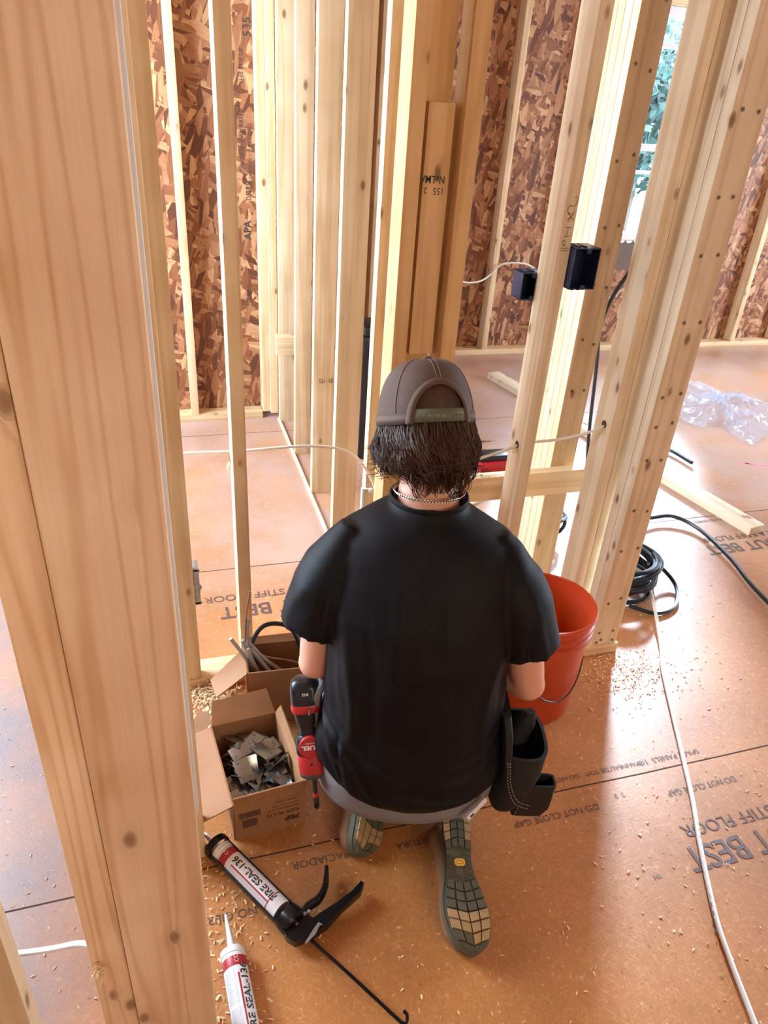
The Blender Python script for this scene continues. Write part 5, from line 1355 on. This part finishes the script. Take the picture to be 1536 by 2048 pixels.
pb = MB(); pb.loft([(PB(.212, -.01, .34), PU * .012, PF * .070), (PB(.206, .0, .41), PU * .012, PF * .065), (PB(.200, .01, .45), PU * .012, PF * .05)], 20, power=4); pb.build('belt_flap', M_pouch, pch)
pb = MB(); pb.loft([(PB(.245, .01, .33), PU * .025, PF * .012), (PB(.262, .02, .375), PU * .022, PF * .012), (PB(.270, .03, .405), PU * .012, PF * .010)], 14); pb.build('work_glove', M_pouch, pch)
def stitches(path, name='stitching'):
    s_ = MB(); Q = spline(path, 14)
    for i in range(0, len(Q) - 1, 2): s_.tube([Q[i], Q[i + 1]], .0007, 4)
    s_.build(name, M_wst, pch)
stitches([PB(.213, -.082, .36), PB(.222, -.088, .30), PB(.245, -.087, .245), PB(.280, -.084, .225)]); stitches([PB(.208, -.082, .36), PB(.217, -.089, .295), PB(.240, -.089, .238), PB(.275, -.087, .218)])
stitches([PB(.262, -.0715, .27), PB(.258, -.074, .22), PB(.253, -.0705, .17), PB(.285, -.0705, .165), PB(.318, -.070, .17), PB(.327, -.073, .22), PB(.328, -.072, .27)])

# pale tab on the back pocket
tb_ = MB(); tb_.box(-.030, .030, -.0015, .0015, -.009, .009, .001, M=Matrix.Translation(P(.152, -.108, .240)) @ Matrix.Rotation(math.radians(20), 4, 'Z') @ Matrix.Rotation(math.radians(-30), 4, 'Y'))
pt_ = tb_.build('pocket_tab', M_wbox, person)
MB().box(-.022, -.012, -.0028, -.0012, -.004, .003, .0008, M=Matrix.Translation(P(.152, -.108, .240)) @ Matrix.Rotation(math.radians(20), 4, 'Z') @ Matrix.Rotation(math.radians(-30), 4, 'Y')).build('tab_slot', M_black, pt_)
# cargo flap with press stud on the left thigh
cf = MB(); cf.loft([(PB(-.205, .07, .30), PU * .010, PF * .05), (PB(-.222, .06, .36), PU * .014, PF * .06), (PB(-.215, .08, .43), PU * .012, PF * .06), (PB(-.19, .10, .47), PU * .010, PF * .05)], 20, power=4); cf.build('cargo_flap', M_pants, person)
MB().lathe([(.0075, 0), (.0075, .003), (.005, .0045), (.002, .003)], frame(PB(-.232, .0, .405), PF, PZ), 18).build('press_stud', M_silver, person)

# ------------------------------------------------------------------ impact driver hanging at the left hip
dr = thing('impact_driver', 'red and black cordless driver hanging at the left hip, lettered FUEL, long black bit down', 'power tool', (.250, 1.17, .2))
D0 = Vector((.250, 1.228, .437)); D1 = Vector((.254, 1.150, .277)); dd = (D1 - D0).normalized(); DV = Vector((-.25, -1, .40)); DV = (DV - dd * DV.dot(dd)).normalized(); DS = dd.cross(DV)
def DM(t): return D0 + dd * t
DL = (D1 - D0).length
def dl(name, prof, m, p=dr, n=28, power=2.4):
    b = MB(); b.loft([(DM(t), DS * a, DV * c_) for t, a, c_ in prof], n, power=power); return b.build(name, m, p, angle=50)
bt = dl('battery', [(-.012, .020, .020), (-.004, .031, .030), (.012, .034, .034), (.040, .035, .036), (.048, .034, .035)], M_black, power=3.2)
dl('battery_band', [(.046, .0352, .036), (.050, .036, .037), (.060, .0355, .0365), (.064, .034, .035)], M_red, power=3.2)
dl('grip', [(.062, .033, .034), (.085, .029, .030), (.105, .023, .025), (.122, .024, .026)], M_black, power=2.6)
dl('motor_housing', [(.118, .026, .027), (.128, .033, .033), (.140, .035, .034), (.163, .033, .033), (.167, .030, .030)], M_black, power=2.6)
dl('hammer_case', [(.165, .031, .031), (.170, .033, .033), (.205, .032, .032), (.211, .030, .030)], M_red)
dl('nose_ring', [(.209, .0315, .0315), (.216, .031, .031), (.222, .024, .024), (.224, .012, .012)], plain('grey_nose_ring', (.07, .065, .055), .5))
c0 = DM(.142) + DV * .0345
MDk = Matrix(((DS.x, dd.x, DV.x, c0.x), (DS.y, dd.y, DV.y, c0.y), (DS.z, dd.z, DV.z, c0.z), (0, 0, 0, 1)))
dk = MB().lathe([(.0255, -.012), (.0255, .0), (.0235, .002), (.0230, .0016), (.003, .0018)], MDk, 32).build('side_cover', M_red, dr)
M_tx = plain('white_tool_lettering', (0.85, 0.82, 0.80), 0.5)
MT = Matrix.Translation(c0 + DV * .0026) @ Matrix(((-DS.x, -dd.x * -1, DV.x, 0), (-DS.y, -dd.y * -1, DV.y, 0), (-DS.z, -dd.z * -1, DV.z, 0), (0, 0, 0, 1)))
text('FUEL', Matrix.Translation(c0 + DV * .0026) @ Matrix(((DS.x, dd.x, DV.x, 0), (DS.y, dd.y, DV.y, 0), (DS.z, dd.z, DV.z, 0), (0, 0, 0, 1))) @ Matrix.Translation((-.021, -.005, 0)), .0135, M_tx, dk, stretch=1.35, bold=.0005)
text('BRUSHLESS', Matrix.Translation(c0 + DV * .0026) @ Matrix(((DS.x, dd.x, DV.x, 0), (DS.y, dd.y, DV.y, 0), (DS.z, dd.z, DV.z, 0), (0, 0, 0, 1))) @ Matrix.Translation((-.016, -.012, 0)), .0042, M_tx, dk, stretch=1.2)
cb2 = DM(.020) + DV * .0358
pl_ = MB().prism([(-.018, -.010), (.018, -.010), (.016, .012), (-.016, .012)], Matrix(((DS.x, dd.x, DV.x, cb2.x), (DS.y, dd.y, DV.y, cb2.y), (DS.z, dd.z, DV.z, cb2.z), (0, 0, 0, 1))), .0012).build('battery_plate', M_blk_rub, bt, smooth=False)
text('M12', Matrix.Translation(cb2 + DV * .0016) @ Matrix(((DS.x, dd.x, DV.x, 0), (DS.y, dd.y, DV.y, 0), (DS.z, dd.z, DV.z, 0), (0, 0, 0, 1))) @ Matrix.Translation((-.009, -.004, 0)), .008, M_tx, bt, bold=.0003)
sc = DM(.182) + DV * .0322; MB().lathe([(.0035, 0), (.0035, .001), (.0015, .0012)], frame(sc, DS, dd), 6).build('screw', M_black, dr)
bo = DM(.222); bd_ = Vector((.03, -.33, -1)).normalized()
MB().tube([bo, bo + bd_ * .045], .0052, 12).build('bit_holder', M_black, dr)
MB().tube([bo + bd_ * .045, bo + bd_ * .056], .0060, 12).build('bit_ring', M_red, dr)
MB().tube([bo + bd_ * .056, bo + bd_ * .060, bo + bd_ * .082, bo + bd_ * .088], [.0055, .0072, .0066, .0022], 8).build('bit', M_black, dr)
MB().tube([DM(.12) + DV * .02 + DS * -.02, DM(.115) + DV * .015 + DS * -.045, PB(-.20, .0, .36)], .004, 8).build('belt_hook', M_zinc, dr)

# ------------------------------------------------------------------ sawdust and shavings
def chips(name, label, n, fn, smin, smax, m, seed):
    g = random.Random(seed); b = MB()
    for k in range(n):
        x, y, z = fn(g); a = g.uniform(0, 6.28); l = g.uniform(smin, smax); w = l * g.uniform(.15, .4); h = l * g.uniform(.1, .35); ca, sa = math.cos(a), math.sin(a)
        pts = [(-l / 2, 0), (-.2 * l, h), (.2 * l, h * .9), (l / 2, g.uniform(0, h))]; v = []
        for u, zz in pts:
            for s in (-1, 1): v.append((x + u * ca - s * w / 2 * sa, y + u * sa + s * w / 2 * ca, z + .0006 + zz + s * .0006))
        b.add(v, [(0, 2, 3, 1), (2, 4, 5, 3), (4, 6, 7, 5)])
    return tag(b.build(name, m), label, 'shavings', kind='stuff')
def near(g):
    while 1:
        x = g.uniform(-.9, 3.6); y = 4.5 - 4.1 * g.random() ** .55
        if y > .35: return x, y, 0
chips('sawdust', 'pale wood shavings and sawdust scattered over the whole floor', 5200, near, .0025, .010, M_shav, 21)
chips('shavings_pile', 'heap of wood shavings along the floor plate behind the kick plate box', 2600, lambda g: (g.gauss(.03, .05) + .02, g.uniform(1.40, 1.80), abs(g.gauss(0, .010)) if True else 0), .005, .016, M_shav, 22)
chips('shavings_pile', 'loose shavings between the foreground board and the caulking gun', 420, lambda g: (g.gauss(.03, .035), g.uniform(.60, 1.15), 0), .004, .013, M_shav, 23)
chips('shavings_pile', 'wood shavings around the foot of the thick right post', 500, lambda g: (g.gauss(1.36, .09), g.gauss(1.50, .06), 0), .004, .012, M_shav, 24)
tag(MB().prism([(0, 0), (.05, .01), (.06, .07), (.02, .10), (-.01, .05)], Matrix.Translation((.0, 1.50, .012)) @ Matrix.Rotation(.25, 4, 'X'), .003).build('cardboard_scrap', M_card_l), 'torn grey scrap lying in the shavings left of the kick plate box', 'scrap')

# ------------------------------------------------------------------ outside the window
M_leaf = plain('leaves_outside', (0.012, 0.045, 0.035), 0.6, var=0.5, scale=3); M_bark = plain('bark', (0.05, 0.035, 0.025), 0.9)
g = random.Random(31)
for k, (tx, ty, th) in enumerate(((8.3, 12.5, 4.6), (11.8, 16.0, 5.2), (5.4, 14.6, 4.8))):
    r = thing('tree', ('leafy tree seen through the upper sash of the far window', 'tree farther right outside the far window', 'tree farther left outside the far window')[k], 'tree', (tx, ty, -1.0))
    MB().tube([(tx, ty, -1), (tx + .1, ty, 1), (tx, ty, 3)], [.16, .12, .06], 10).build('trunk', M_bark, r)
    b = MB()
    for i in range(2600):
        u = Vector((g.gauss(0, 1), g.gauss(0, 1), g.gauss(0, 1))).normalized() * g.random() ** .4; c = Vector((tx + u.x * 1.5, ty + u.y * 1.5, th * .38 + u.z * 1.6)); d = Vector((g.gauss(0, 1), g.gauss(0, 1), g.gauss(0, 1))).normalized() * .11; e = d.orthogonal() * .5
        b.add([c - d, c + e, c + d, c - e], [(0, 1, 2, 3)])
    b.build('crown', M_leaf, r, smooth=False)['kind'] = 'stuff'
struct(MB().box(-6, 20, 5.2, 40, -1.2, -1.0, 0), 'ground_outside', plain('pale_yard', (.30, .30, .28), .9))

# ------------------------------------------------------------------ every loose piece a part of its own
def split_pieces(o):
    me = o.data; n = len(me.vertices); par = list(range(n))
    def find(a):
        while par[a] != a: par[a] = par[par[a]]; a = par[a]
        return a
    for e in me.edges:
        a, b = find(e.vertices[0]), find(e.vertices[1])
        if a != b: par[a] = b
    comp = {}
    for p in me.polygons: comp.setdefault(find(p.vertices[0]), []).append(p)
    if len(comp) < 2: return
    base = o.name.split('.')[0]
    for k, ps in enumerate(comp.values()):
        idx = sorted({v for p in ps for v in p.vertices}); mp = {v: i for i, v in enumerate(idx)}
        m2 = bpy.data.meshes.new(base); m2.from_pydata([me.vertices[v].co[:] for v in idx], [], [tuple(mp[v] for v in p.vertices) for p in ps])
        for m in me.materials: m2.materials.append(m)
        m2.polygons.foreach_set('use_smooth', [ps[0].use_smooth] * len(ps)); 
        if ps[0].use_smooth: m2.set_sharp_from_angle(angle=math.radians(35))
        if k == 0: o.data = m2
        else:
            c = o.copy(); c.data = m2; COL.objects.link(c)
for o in list(COL.objects):
    nm = o.name.split('.')[0]
    if nm in ('screw_ear', 'nail_hole', 'clamp_tab', 'corner_tab', 'handle_ear', 'rivet', 'sash_rail'): split_pieces(o)
    if nm in ('flute', 'fine_print', 'stitching', 'loose_hair', 'hair', 'hair_highlight', 'hair_under_cap', 'splinter', 'laces', 'bark'): o['kind'] = 'stuff'
